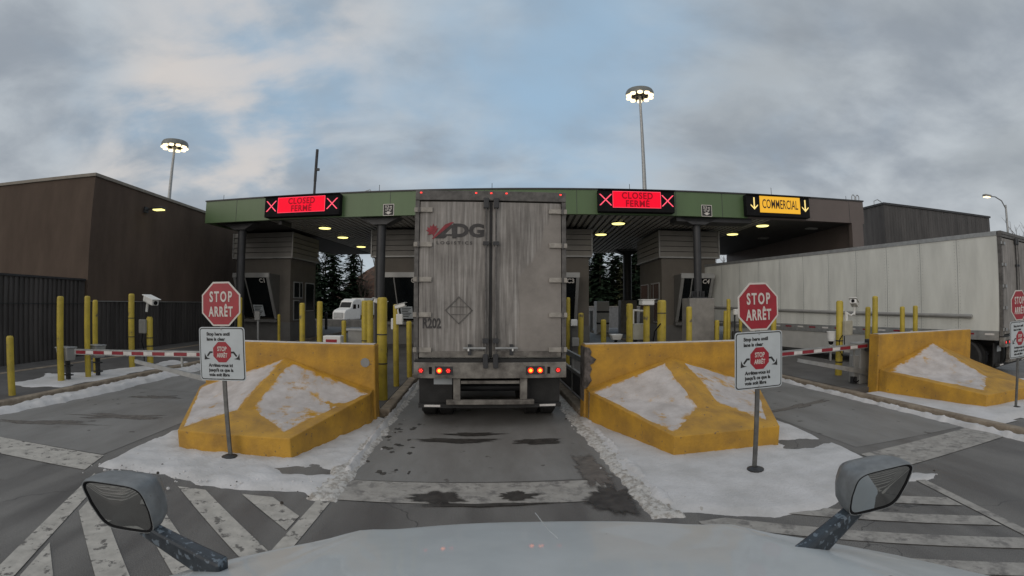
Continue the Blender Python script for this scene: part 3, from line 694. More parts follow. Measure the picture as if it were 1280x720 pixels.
MB().box(-.28, .2, -.15, .15, .9, 1.15).build('body', M['white'], t, bevel=.02); MB().box(-.05, .05, -.05, .05, -.01, .9).build('stand', M['dark'], t)
MB().box(-.2, .1, -.155, -.151, .98, 1.06).build('print', M['signred'], t)
t = thing('card_reader', 'white card reader on grey stem at booth C2', 'card reader', (-3.05, 17.0, .13))
MB().box(-.05, .05, -.04, .04, -.01, 1.1).build('stem', M['galv'], t); MB().box(-.12, .12, -.12, .06, 1.05, 1.45).build('head', M['white'], t, bevel=.02)
t = thing('meter_cabinet', 'grey meter cabinet between two yellow bollards at the right', 'cabinet', (4.62, 13.35, .13))
MB().box(-.22, .32, -.15, .15, .95, 1.42).build('body', mat('pale cabinet', (.42, .42, .37), .6), t, bevel=.015); MB().box(-.03, .07, -.04, .04, -.01, .95).build('stand', M['dark'], t)
MB().box(-.18, -.08, -.17, -.1, 1.42, 1.85).build('white_plate', M['white'], t); MB().tube([(-.1, -.1, 1.82), (.2, -.1, 1.8), (.42, -.1, 1.8)], .03).build('pipe', M['white'], t)
t = thing('white_box', 'white box sitting on top of a yellow bollard', 'sensor box', (4.86, 13.0, 2.09))
MB().box(-.19, .19, -.15, .15, .012, .16).build('body', M['white'], t, bevel=.02); MB().box(-.21, .21, -.17, .17, .16, .18).build('lid', M['white'], t)
t = thing('low_lamp', 'low white lamp head on a black foot over the broken barrier', 'lamp', (4.02, 13.3, .13))
MB().lathe([(.04, -.01), (.05, .98)], 10).build('foot', M['black'], t); MB().hexa([(-.12, -.1, .95), (.12, -.1, .95), (.12, .1, .95), (-.12, .1, .95), (-.18, -.14, 1.12), (.18, -.14, 1.12), (.18, .14, 1.12), (-.18, .14, 1.12)]).build('head', M['white'], t, bevel=.02)
t = thing('cable_hose', 'black cable hanging from the thickest right bollard', 'cable', (4.62, 11.55, .13))
MB().tube([(.05, -.10, 1.5), (-.12, -.12, 1.3), (-.16, -.1, 1.0), (-.05, -.1, .6), (.02, -.1, .0)], .018).build('cable', M['black'], t)
t = thing('sensor_box', 'white sensor heads clamped beside the right trailer edge', 'sensor box', (3.02, 15.05, .13))
MB().box(-.03, .03, -.03, .03, -.01, 1.5).build('stem', M['dark'], t)
MB().box(-.02, .2, -.1, .06, 1.28, 1.5).build('head', M['white'], t, bevel=.03); MB().box(.02, .26, -.08, .08, .62, .9).build('box', M['grey'], t, bevel=.02)
t = thing('sensor_box', 'white sensor clamped to a tall bollard near booth C4', 'sensor box', (10.1, 16.85, .13))
MB().box(-.05, .18, -.1, .06, 1.55, 1.78).build('head', M['white'], t, bevel=.03); MB().box(.0, .05, 0, .05, -.01, 1.55).build('stem', M['dark'], t)
MB().box(-.1, .3, -.06, .06, .55, .9).build('box', M['dark'], t, bevel=.02)
# camera post on the right island
t = thing('camera_post', 'yellow post with pale box, dome camera and white camera right', 'camera', (9.85, 10.6, .13))
MB().lathe([(.10, -.02), (.10, 2.03), (.07, 2.07)], 14).build('post', M['bollard'], t, smooth=True)
MB().box(.0, .30, -.22, -.11, 1.12, 1.52).build('junction_box', mat('beige box', (.38, .36, .29), .6), t, bevel=.015)
MB().box(.10, .16, -.16, -.1, 1.52, 1.75).build('conduit', M['white'], t)
MB().tube([(.12, -.1, 1.75), (.3, -.14, 1.66), (.44, -.14, 1.72), (.44, -.14, 1.80)], .028).build('camera_arm', M['white'], t)
o = cctv(t, .46, -.12, 1.96, .85, yaw=-.9)
MB().tube([(.0, -.1, .75), (-.2, -.16, .72), (-.46, -.16, .76), (-.46, -.16, .86)], .028).build('dome_arm', M['white'], t)
o = MB().lathe([(.085, .0), (.11, .10), (.11, .20), (.13, .26)], 14).build('dome_housing', M['white'], t, smooth=True, loc=(-.46, -.16, .98))
MB().lathe([(.02, -.10), (.06, -.08), (.075, .0)], 14).build('dome_glass', M['black'], o, smooth=True)
MB().tube([(.0, -.12, 1.12), (-.12, -.14, 1.0), (-.14, -.14, .75), (.0, -.13, .55), (.08, -.13, .8), (.06, -.13, 1.1)], .014).build('cable', M['black'], t)
for z in (.22, .36, .95): MB().lathe([(.112, z), (.112, z + .03)], 14).build('strap', M['dark'], t)

# ------------------------------------------------------------------ barrier gates
def boom(x_tip, x_piv, y, z_tip, z_piv, label, group='striped boom gates across the closed lanes'):
    t = thing('boom_gate', label, 'boom gate', (x_piv, y, 0), 0, group)
    d = x_tip - x_piv; s = 1 if d > 0 else -1
    L = abs(d)
    ang = math.atan2(z_tip - z_piv, L)
    def P(u, dz=0): return (s * u, z_piv + (z_tip - z_piv) * u / L + dz)
    MB().plate([P(0, -.065), P(L, -.065), P(L, .065), P(0, .065)], -.03, .03).build('arm', M['galv'], t)
    # reflective tape along the front face
    k = 0; u = .12; 
    while u < L - .1:
        w = .34 if k % 2 == 0 else .24
        e = min(u + w, L - .06)
        MB().plate([P(u, -.042), P(e, -.042), P(e, .030), P(u, .030)], -.034, -.031).build('tape', M['stripered'] if k % 2 == 0 else M['stripewhite'], t)
        u = e; k += 1
    # lower stiffening arm and struts
    MB().plate([P(0, -.78), P(.2, -.70), P(L * .60, -.22), P(L * .60, -.14), P(.2, -.58), P(0, -.62)], .0, .05).build('lower_arm', M['galv'], t)
    for f in (.12, .32): MB().plate([P(L * f, -.60 + f), P(L * f + .05, -.60 + f), P(L * f + .05, -.06), P(L * f, -.06)], .055, .085).build('strut', M['galv'], t)
    MB().box(-.22, .22, .10, .50, .13, 1.15).build('housing', M['grey'], t, bevel=.02)
    MB().box(-.1, .1, -.06, .10, z_piv - .15, z_piv + .15).build('pivot', M['dark'], t, bevel=.02)
    return t
boom(-9.45, -4.9, 9.05, .92, 1.06, 'boom gate with red and white tape across the left lane')
boom(5.6, 9.45, 9.05, .98, 1.10, 'boom gate with red and white tape across the right lane')
# control gear under the right boom pivot
t = thing('gate_motor', 'small grey gate motor with cables behind the right boom', 'gate motor', (9.2, 9.3, .13))
MB().box(-.12, .10, -.1, .1, .18, .72).build('body', M['grey'], t, bevel=.02); MB().box(-.09, .07, -.06, .06, -.01, .18).build('foot', M['dark'], t)
MB().tube([(-.1, -.12, .2), (-.16, -.12, .1), (-.05, -.12, .05), (.1, -.12, .12)], .015).build('cable', M['black'], t)
# open centre-lane gate arm lying along the right kerb
t = thing('guard_rail', 'grey steel guard rail along the kerb between trailer and broken barrier', 'guard rail', (2.14, 8.75, 0))
MB().box(-.03, .03, 0, 5.2, .92, 1.04).build('top_rail', M['galv'], t, bevel=.006)
MB().box(-.03, .03, .03, 5.2, .60, .68).build('middle_rail', M['grey'], t, bevel=.006)
for k in range(4): MB().box(-.025, .025, .05 + k * 1.6, .11 + k * 1.6, .10, .93).build('rail_post', M['grey'], t)
MB().box(.002, .02, .12, 5.0, .17, .58).build('panel', M['dark'], t)
# ------------------------------------------------------------------ canopy
cn = thing('toll_canopy', 'long green fascia canopy with ribbed soffit over the inspection lanes', 'canopy', (0, 19.0, 0), CANOPY_ROT)
ZB, ZT = 5.80, 6.83
MB().box(-13.2, 11.5, 0, .22, ZB, ZT).build('green_fascia', M['green'], cn)
MB().box(11.504, 17.75, 0, .22, ZB, ZT).build('brown_fascia', M['brownp'], cn)
MB().box(-13.23, 17.78, -.04, .26, ZT, ZT + .06).build('coping', M['dark'], cn)
MB().box(-13.2, 17.6, .225, 15.6, 6.15, 6.6).build('roof', M['soffit'], cn)
MB().box(-13.2, -12.98, .225, 15.6, ZB, ZT - .02).build('side_fascia', M['green'], cn)
for xa, xb in ((-12.97, -9.9), (12.9, 17.2)): MB().box(xa, xb, .23, 15.5, 5.84, 6.14).build('flat_soffit', M['soffit'], cn)
b = MB(); x = -9.85
while x < 12.85:
    b.box(x, x + .17, .24, 15.45, 5.86, 5.93); x += .29
b.build('ribbed_soffit', M['rib'], cn)
MB().box(-9.88, 12.88, .23, 15.5, 5.935, 6.0).build('soffit_backing', M['dark'], cn)
MB().box(17.0, 17.65, -.01, .24, 0, ZB - .002).build('pylon', M['brownp'], cn)
MB().box(17.3, 17.6, .25, 15.5, 0, 6.1).build('side_wall', M['brownp'], cn)
for x in (-11.4, -7.6, -3.8, .2, 4.0, 10.3, 8.2, 14.4, 16.9): MB().box(x, x + .018, -.006, -.001, ZB + .002, ZT - .002).build('panel_joint', M['dark'], cn)
for x, h in ((-12.4, .35), (-4.4, .4), (.5, .35), (6.3, .35), (12.9, .45), (17.0, .3)): MB().cyl((x, .3, ZT), (x, .3, ZT + h), .012, n=5).build('lightning_rod', M['dark'], cn)
for x in (17.35, 17.6): MB().tube([(x, .3, ZT), (x, .3, ZT + .3), (x + .06, .3, ZT + .38), (x + .13, .3, ZT + .38), (x + .18, .3, ZT + .3), (x + .18, .3, ZT + .05)], .022).build('vent_pipe', M['galv'], cn)
MB().tube([(-5.2, .5, ZT), (-5.1, .5, ZT + .2), (-4.9, .5, ZT + .25), (-4.75, .5, ZT + .05)], .02).build('vent_pipe', M['galv'], cn)
for x0, x1 in ((-9.2, -9.05), (8.3, 11.8)):
    MB().box(x0, x1, .25, 1.2, 5.62, 5.83).build('cross_beam', M['dark'], cn)
def to_world(lx, ly, o=cn):
    c, s = math.cos(CANOPY_ROT), math.sin(CANOPY_ROT); return (lx * c - ly * s, 19.0 + lx * s + ly * c)
def column(lx, ly, label, ped=True, r=.17):
    x, y = to_world(lx, ly)
    t = thing('canopy_column', label, 'column', (x, y, 0), CANOPY_ROT, 'dark steel columns under the canopy')
    if ped:
        MB().box(-.56, .56, -.5, .5, 0, 2.36).build('concrete_base', M['conc'], t, bevel=.03)
        MB().box(-.34, .34, -.34, .34, 2.36, 2.41).build('base_plate', M['dark'], t)
    z0 = 2.41 if ped else 0
    MB().cyl((0, 0, z0), (0, 0, 5.79), r, n=20).build('shaft', M['dark'], t, smooth=True)
    MB().hexa([(-.3, -.3, 5.5), (.3, -.3, 5.5), (.3, .3, 5.5), (-.3, .3, 5.5), (-.9, -.3, 5.80), (.9, -.3, 5.80), (.9, .3, 5.80), (-.9, .3, 5.80)]).build('capital', M['dark'], t)
    if ped: 
        for a in range(4): MB().box(-.30, .30, -.015, .015, 2.41, 2.66).build('gusset', M['dark'], t, rot=(0, 0, a * PI / 4))
    return t
column(-11.5, .75, 'dark column under the left end of the canopy', False, .2)
column(-4.35, .65, 'dark column left of the trailer, beside booth C2', False, .2)
column(2.7, .65, 'dark column hidden behind the right half of the trailer', True)
column(9.3, .55, 'dark column on tall concrete base in front of booth C4')
column(8.9, 13.3, 'farther dark column on concrete base left of booth C4', True, .3)
column(-4.5, 13.3, 'farther dark column behind booth C2', True)
# clearance plates
def clearance(lx, label):
    x, y = to_world(lx, -.012)
    t = thing('clearance_sign', label, 'sign', (x, y, 6.05), CANOPY_ROT, 'black clearance plates on the green fascia')
    plate('frame', rrect(.48, .50, .02), 0, 0, -.004, .004, M['whitetxt'], t); f = plate('face', rrect(.43, .45, .015), 0, 0, -.007, -.0045, M['blacktxt'], t)
    text('5.3 m', .14, M['whitetxt'], f, (0, -.008, .13), bold=.004, xs=.95); text("17'-6\"", .13, M['whitetxt'], f, (0, -.008, .0), bold=.004, xs=.95)
    MB().plate([(-.15, -.11), (0, -.20), (.15, -.11), (.06, -.11), (.06, -.07), (-.06, -.07), (-.06, -.11)], -.009, -.0075).build('arrow', M['whitetxt'], f)
clearance(-3.85, 'small black height clearance plate left of the trailer top')
clearance(9.58, 'small black height clearance plate above the column at booth C4')
# LED lane signs
def led_sign(x0, x1, label, kind):
    xc = (x0 + x1) / 2; x, y = to_world(xc, -.01)
    t = thing('lane_sign', label, 'lane sign', (x, y, 6.31), CANOPY_ROT, 'lit lane signs on the canopy fascia')
    w = (x1 - x0); h = .92
    MB().box(-w / 2, w / 2, -.34, -.01, -h / 2, h / 2).build('cabinet', M['black'], t, bevel=.02)
    MB().box(-w / 2 - .02, w / 2 + .02, -.42, -.345, h / 2 - .03, h / 2 + .02).build('visor', M['black'], t)
    if kind == 'closed':
        pw, ph = w * .63, h * .74
        p = MB().plate([(-pw / 2, -ph / 2 + .05), (pw / 2, -ph / 2 + .05), (pw / 2, ph / 2 + .05), (-pw / 2, ph / 2 + .05)], -.35, -.342).build('screen', M['ledred'], t)
        b = MB()
        for a0, a1, c0, c1 in ((-pw/2, pw/2, ph/2+.05-.014, ph/2+.05), (-pw/2, pw/2, -ph/2+.05, -ph/2+.05+.014), (-pw/2, -pw/2+.014, -ph/2+.066, ph/2+.034), (pw/2-.014, pw/2, -ph/2+.066, ph/2+.034)):
            b.plate([(a0, c0), (a1, c0), (a1, c1), (a0, c1)], -.354, -.351)
        b.build('screen_border', M['ledx'], p)
        text('CLOSED', .37, M['leddim'], p, (.02, -.3545, .20), xs=.88, bold=.010, space=1.12)
        text('FERMÉ', .37, M['leddim'], p, (.02, -.3545, -.13), xs=.88, bold=.010, space=1.12)
        for s in (-1, 1):
            b = MB(); c = s * (w * .405); r = .235
            k_ = .030
            for a in (1, -1): b.plate([(c - r - k_, .03 - a * r), (c - r + k_, .03 - a * r), (c + r + k_, .03 + a * r), (c + r - k_, .03 + a * r)], -.350 - .002 * a, -.345 - .002 * a)
            b.build('cross', M['ledx'], t)
    else:
        pw, ph = w * .64, h * .78
        ox = w * .02
        p = MB().plate([(ox - pw / 2, -ph / 2 + .05), (ox + pw / 2, -ph / 2 + .05), (ox + pw / 2, ph / 2 + .05), (ox - pw / 2, ph / 2 + .05)], -.35, -.342).build('screen', M['ledyel'], t)
        text('COMMERCIAL', .56, mat('dark sign letters', (.05, .02, .01), .6, var=.05), p, (ox, -.3545, .05), xs=.50, bold=.006, space=1.02)
        for c in (-w * .385, w * .425):
            b = MB()
            b.plate([(c - .03, -.12), (c + .03, -.12), (c + .03, .33), (c - .03, .33)], -.349, -.343)
            b.plate([(c, -.20), (c + .17, -.03), (c + .17, .03), (c, -.12), (c - .17, .03), (c - .17, -.03)][::1], -.352, -.3495)
            b.build('arrow', M['ledarrow'], t)
    return t
led_sign(-9.62, -5.95, 'red lit CLOSED FERMÉ lane sign above the left lane', 'closed')
led_sign(4.85, 8.05, 'red lit CLOSED FERMÉ lane sign right of the trailer', 'closed')
led_sign(11.3, 14.45, 'yellow lit COMMERCIAL lane sign with two down arrows', 'com')
# ceiling lights
CL = [(-7.75, 22.8, 'ceiling light nearest the left CLOSED sign'), (-7.8, 26.2, 'middle one of three ceiling lights left of the trailer'), (-7.85, 30.7, 'farthest of three ceiling lights left of the trailer'),
      (6.4, 20.7, 'ceiling light nearest below the right CLOSED sign'), (6.5, 24.2, 'middle one of three ceiling lights right of the trailer'), (6.5, 28.2, 'farthest of three ceiling lights right of the trailer'),
      (13.4, 19.55, 'ceiling light directly below the COMMERCIAL sign'), (13.45, 22.5, 'ceiling light right of booth C4 roof, middle one'), (13.55, 26.7, 'farthest ceiling light beside booth C4 roof')]
for x, y, lb in CL:
    t = thing('ceiling_light', 'lit ' + lb, 'light', (x, y, 5.855), 0, 'ceiling lights under the canopy')
    MB().box(-.34, .34, -.3, .3, -.02, .0).build('frame', M['dark'], t, bevel=.005); MB().lathe([(.28, -.05), (.31, -.022)], 20).build('lens', M['ceil'], t)
for x, y, lb in ((16.2, 19.3, 'unlit ceiling fixture near the brown pylon'), (15.9, 23.2, 'unlit ceiling fixture farther in beside the dark wall')):
    t = thing('ceiling_fixture', lb, 'light', (x, y, 5.835)); MB().box(-.3, .3, -.15, .15, -.07, 0).build('frame', M['grey'], t, bevel=.01)

# ------------------------------------------------------------------ inspection booths
def booth(x0, x1, yb, num, label, D=4.2):
    t = thing('inspection_booth', label, 'booth', ((x0 + x1) / 2, yb, .135), BOOTH_ROT, 'inspection booths under the canopy')
    w = (x1 - x0) / 2
    MB().box(-w, w, 0, D, .02, 4.30).build('wall', M['boothst'], t)
    MB().box(-w - .04, w + .04, -.04, D + .04, -.02, .95).build('plinth', M['boothbase'], t)
    b = MB(); z = 4.30
    MB().box(-w - .05, w + .05, -.05, D + .05, 4.305, 5.60).build('siding_core', M['dark'], t)
    while z < 5.55:
        for a, c, y0, y1 in ((-w - .12, w + .12, -.12, -.052), (-w - .12, w + .12, D + .052, D + .12)):
            b.hexa([(a, y0 - .03, z), (c, y0 - .03, z), (c, y1, z), (a, y1, z), (a, y0 + .015, z + .235), (c, y0 + .015, z + .235), (c, y1, z + .235), (a, y1, z + .235)])
        for s in (-1, 1):
            xa, xb = s * (w + .052), s * (w + .12)
            b.box(min(xa, xb), max(xa, xb), -.10, D + .10, z + .004, z + .225)
        z += .26
    b.build('siding', M['siding'], t)
    MB().box(-w - .16, w + .16, -.17, D + .15, 4.23, 4.298).build('siding_trim', M['frame'], t)
    for sx in (-1, 1): MB().box(sx * (w + .14) - .03, sx * (w + .14) + .03, -.17, -.11, 4.30, 5.58).build('corner_trim', M['frame'], t)
    # canted glass bay, leaning out at the top
    bx = w - .62; yt, yo = -1.15, -.22; z0, z1 = 1.20, 3.25
    def q(x, u, off=0): return (x, yo + (yt - yo) * u + off, z0 + (z1 - z0) * u)
    # side cheeks, roof and lower panel
    c = MB()
    for s in (-1, 1):
        xa, xb = s * bx, s * (bx - .07); lo_, hi_ = min(xa, xb), max(xa, xb)
        c.hexa([(lo_, yo, z0 - .1), (hi_, yo, z0 - .1), (hi_, 0, z0 - .1), (lo_, 0, z0 - .1), (lo_, yt, z1), (hi_, yt, z1), (hi_, 0, z1), (lo_, 0, z1)])
    c.box(-bx, bx, yt, 0, z1 + .002, z1 + .14)
    c.box(-bx - .02, bx + .02, yo - .10, 0, .95, z0 - .102)
    c.build('bay_shell', M['boothbase'], t)
    MB().box(-bx - .03, bx + .03, yt - .05, yt + .05, z1 - .06, z1 + .17).build('bay_top_frame', M['frame'], t)
    for s in (-1, 1):
        x = s * (bx - .06)
        MB().hexa([(x - .07, yo - .05, z0 - .08), (x + .07, yo - .05, z0 - .08), (x + .07, yo + .02, z0 - .08), (x - .07, yo + .02, z0 - .08), (x - .07, yt - .05, z1), (x + .07, yt - .05, z1), (x + .07, yt + .02, z1), (x - .07, yt + .02, z1)]).build('bay_side_frame', M['frame'], t)
    MB().hexa([(-bx * .28 - .025, yo - .045, z0), (-bx * .28 + .025, yo - .045, z0), (-bx * .28 + .025, yo, z0), (-bx * .28 - .025, yo, z0), (-bx * .34 - .025, yt - .045, z1), (-bx * .34 + .025, yt - .045, z1), (-bx * .34 + .025, yt, z1), (-bx * .34 - .025, yt, z1)]).build('mullion', M['frame'], t)
    MB().add([q(-bx + .05, 0), q(bx - .05, 0), q(bx - .05, 1), q(-bx + .05, 1)], [(0, 1, 2, 3)]).build('window', M['glass'], t)
    ang = math.atan2(-(yt - yo), (z1 - z0))
    text(num, .30, M['whitetxt'], t, (bx - .38, yt - .01 + .10 * .45, z1 - .22), name='number', bold=.008, rot=(PI / 2 + ang, 0, 0))
    n = MB().box(-.30, .28, -.02, .0, -.32, .30).build('notice', M['signwhite'], t, loc=(bx * .15, yo - .30, z0 + .36), rot=(ang, 0, 0))
    for k in range(6): MB().box(-.24, .22 - .08 * (k % 3), -.024, -.021, .20 - k * .085, .235 - k * .085).build('print', M['blacktxt'], n)
    # side windows and door on both flanks
    for s in (-1, 1):
        for ya, yb_, za, zb in ((.4, D * .3, 2.25, 3.0), (.4, D * .3, 1.1, 2.05), (D * .3 + .15, D * .42, 2.25, 3.0), (D * .58, D * .9, 1.55, 3.0)):
            xa = s * (w + .002); xb = s * (w + .045)
            f = MB().box(min(xa, xb), max(xa, xb), ya - .06, yb_ + .06, za - .06, zb + .06).build('side_window', M['frame'], t)
            xc_, xd = s * (w + .046), s * (w + .052)
            MB().box(min(xc_, xd), max(xc_, xd), ya, yb_, za, zb).build('pane', M['glass'], f)
        xa, xb = s * (w + .042), s * (w + .075)
        MB().box(min(xa, xb), max(xa, xb), D * .55, D * .95, .1, 1.45).build('counter_panel', M['boothbase'], t)
    return t
booth(-13.0, -9.68, 23.35, 'C1', 'inspection booth marked C1 under the left end of the canopy', 3.1)
booth(-5.15, -1.85, 22.75, 'C2', 'inspection booth partly hidden behind the left edge of the trailer')
booth(1.98, 5.28, 22.1, 'C3', 'inspection booth mostly hidden behind the trailer, its C3 corner showing')
booth(8.88, 11.75, 21.5, 'C4', 'inspection booth marked C4 beside the white trailer')

# ------------------------------------------------------------------ left building
bl = thing('warehouse', 'large brown stucco building with dark corrugated base at the left', 'building', (-14.5, 14.5, 0))
MB().box(-26, 0, 0, 25, 2.08, 6.70).build('stucco_wall', M['stucco'], bl)
MB().box(-26.06, .06, -.06, 25.06, 6.70, 6.82).build('roof_coping', mat('tan coping', (.20, .18, .15), .6), bl)
b = MB(); b.box(-26, -.02, .02, 25, -.05, 2.05)
for k in range(100): b.box(-.02, .02, .05 + k * .25, .15 + k * .25, .0, 2.04)
b.build('corrugated_base', M['clad'], bl)
MB().box(-.01, .05, 0, 25, 2.045, 2.075).build('flashing', M['grey'], bl)
wb = thing('corrugated_wing', 'low dark corrugated wing in front of the brown building', 'building', (-14.5, 14.45, 0))
b = MB(); b.box(-12, -.1, -13, 0, -.05, 2.80)
for k in range(64): b.box(-.1, -.05, -12.95 + k * .2, -12.86 + k * .2, .0, 2.78)
b.build('corrugated_wall', M['clad'], wb)
MB().box(-12.05, -.02, -13.05, -.02, 2.80, 2.87).build('roof_edge', M['dark'], wb)
MB().box(-.05, -.03, -13, -.02, 1.95, 1.98).build('seam', M['dark'], wb)
def wall_light():
    t = thing('wall_light', 'lit yellow wall light high on the brown building', 'light', (-14.45, 17.6, 5.95))
    MB().box(0, .08, -.12, .12, -.1, .14).build('mount', M['dark'], t)
    MB().tube([(.05, 0, 0), (.3, 0, .08), (.55, 0, .06)], .03).build('arm', M['dark'], t)
    MB().box(.45, 1.0, -.16, .16, .02, .10).build('head', M['dark'], t, bevel=.02)
    MB().box(.50, .96, -.13, .13, -.025, .019).build('lens', M['ceil'], t)
wall_light()
# dark building right behind the trailer
db = thing('dark_building', 'dark metal clad building behind the long white trailer', 'building', (29.0, 26.0, 0))
b = MB(); b.box(0, 14.0, 0, 3.2, 0, 9.25)
for k in range(46): b.box(.05 + k * .3, .10 + k * .3, -.012, 0, 0, 9.2)
b.build('cladding', M['clad'], db)
MB().box(-.08, 14.08, -.10, 3.28, 9.25, 9.40).build('roof_edge', M['dark'], db)
MB().tube([(.1, 1, 9.4), (.1, 1, 9.7), (.5, 1, 9.85), (.9, 1, 9.7), (.9, 1, 9.4)], .03).build('vent_pipe', M['galv'], db)
# ------------------------------------------------------------------ light masts
def high_mast(x, y, h, label, R0=1.55):
    t = thing('high_mast_light', label, 'light mast', (x, y, ground_z(y)), 0, 'ring lamp masts behind the canopy')
    hh = h - ground_z(y)
    MB().cyl((0, 0, 0), (0, 0, hh), .34, .13, 14).build('mast', M['galv'], t, smooth=True)
    b = MB(); n = 28
    prof = [(R0 - .32, .12), (R0, .0), (R0 + .02, .34), (R0 - .10, .58), (R0 - .9, .72), (R0 - .95, .60)]
    vs = []; fs = []
    for r, z in prof:
        for i in range(n): vs.append((r * math.cos(2 * PI * i / n), r * math.sin(2 * PI * i / n), hh + z))
    m_ = len(prof)
    for k in range(m_):
        k2 = (k + 1) % m_
        for i in range(n): fs.append((k * n + i, k * n + (i + 1) % n, k2 * n + (i + 1) % n, k2 * n + i))
    b.add(vs, fs); ring = b.build('lamp_ring', mat('ring metal', (.20, .21, .20), .5, .4), t, smooth=True)
    for i in range(10):
        a = 2 * PI * i / 10
        MB().lathe([(.28, -.14), (.30, -.02), (.18, .12)], 12, (math.cos(a) * (R0 - .26), math.sin(a) * (R0 - .26))).build('lamp', M['mast'], ring, loc=(0, 0, hh + .0), smooth=True)
        MB().lathe([(.12, -.02), (.20, .0), (.12, .26)], 10, (math.cos(a + .3) * (R0 - .7), math.sin(a + .3) * (R0 - .7))).build('ballast', M['dark'], ring, loc=(0, 0, hh))
    b = MB()
    for i in range(4):
        a = PI / 4 + i * PI / 2; b.tube([(.1 * math.cos(a), .1 * math.sin(a), hh + .2), ((R0 - .4) * math.cos(a), (R0 - .4) * math.sin(a), hh + .3)], .05, 6)
    b.build('spokes', M['dark'], t)
high_mast(-33.8, 45, 18.8, 'ring lamp mast standing behind the brown building at left', 1.5)
high_mast(16.85, 45, 24.2, 'tall ring lamp mast rising above the canopy right of centre', 1.5)
t = thing('antenna_pole', 'dark pole with thicker top above the left CLOSED sign', 'pole', (-16.6, 45, ground_z(45)))
MB().cyl((0, 0, 0), (0, 0, 14.5), .17, .13, 10).build('pole', M['dark'], t, smooth=True); MB().cyl((0, 0, 14.5), (0, 0, 17.85), .15, .15, 10).build('antenna', M['dark'], t)
MB().box(.1, .38, -.1, .1, 15.6, 15.85).build('bracket', M['dark'], t)
t = thing('street_lamp', 'curved arm street lamp lit at the far right', 'street lamp', (35.4, 20, 0))
MB().tube([(0, 0, 0), (0, 0, 5), (-.02, 0, 8.7)], [.11, .09, .07], 10).build('pole', M['galv'], t, smooth=True)
MB().tube([(0, 0, 8.4), (-.5, 0, 8.95), (-1.3, 0, 9.15), (-2.0, 0, 9.12)], .04, 8).build('arm', M['galv'], t)
h_ = MB().box(-2.7, -1.95, -.15, .15, 9.05, 9.2).build('head', M['grey'], t, bevel=.04); MB().box(-2.64, -2.1, -.12, .12, 9.0, 9.048).build('lens', M['mast'], h_)

# ------------------------------------------------------------------ semitrailers
def lamp(par, x, z, y, lit, r=.047):
    MB().cyl((x, y - .012, z), (x, y, z), r, n=18).build('tail_light', M['brakehalo'] if lit else M['lensdim'], par)
    o = kids(par)[-1] if False else None
    if lit:
        MB().cyl((x, y - .018, z), (x, y - .013, z), r * .66, n=7).build('lamp_core', M['brake'], par)
    else:
        b = MB()
        for i in range(7):
            a = 2 * PI * i / 6; rr = 0 if i == 6 else r * .55
            b.cyl((x + rr * math.cos(a), y - .016, z + rr * math.sin(a)), (x + rr * math.cos(a), y - .013, z + rr * math.sin(a)), .009, n=6)
        b.build('led_dots', M['lensspot'], par)
def wheel(par, x, y, side):
    w = MB().lathe([(.32, -.13), (.46, -.145), (.515, -.10), (.515, .10), (.46, .145), (.32, .13)], 32).build('tyre', M['rubber'], par, smooth=True, loc=(x, y, .515), rot=(0, PI / 2, 0))
    MB().lathe([(.05, .03 * side), (.20, .05 * side), (.30, .10 * side), (.31, .02 * side)], 24).build('rim', M['galv'], w, smooth=True)
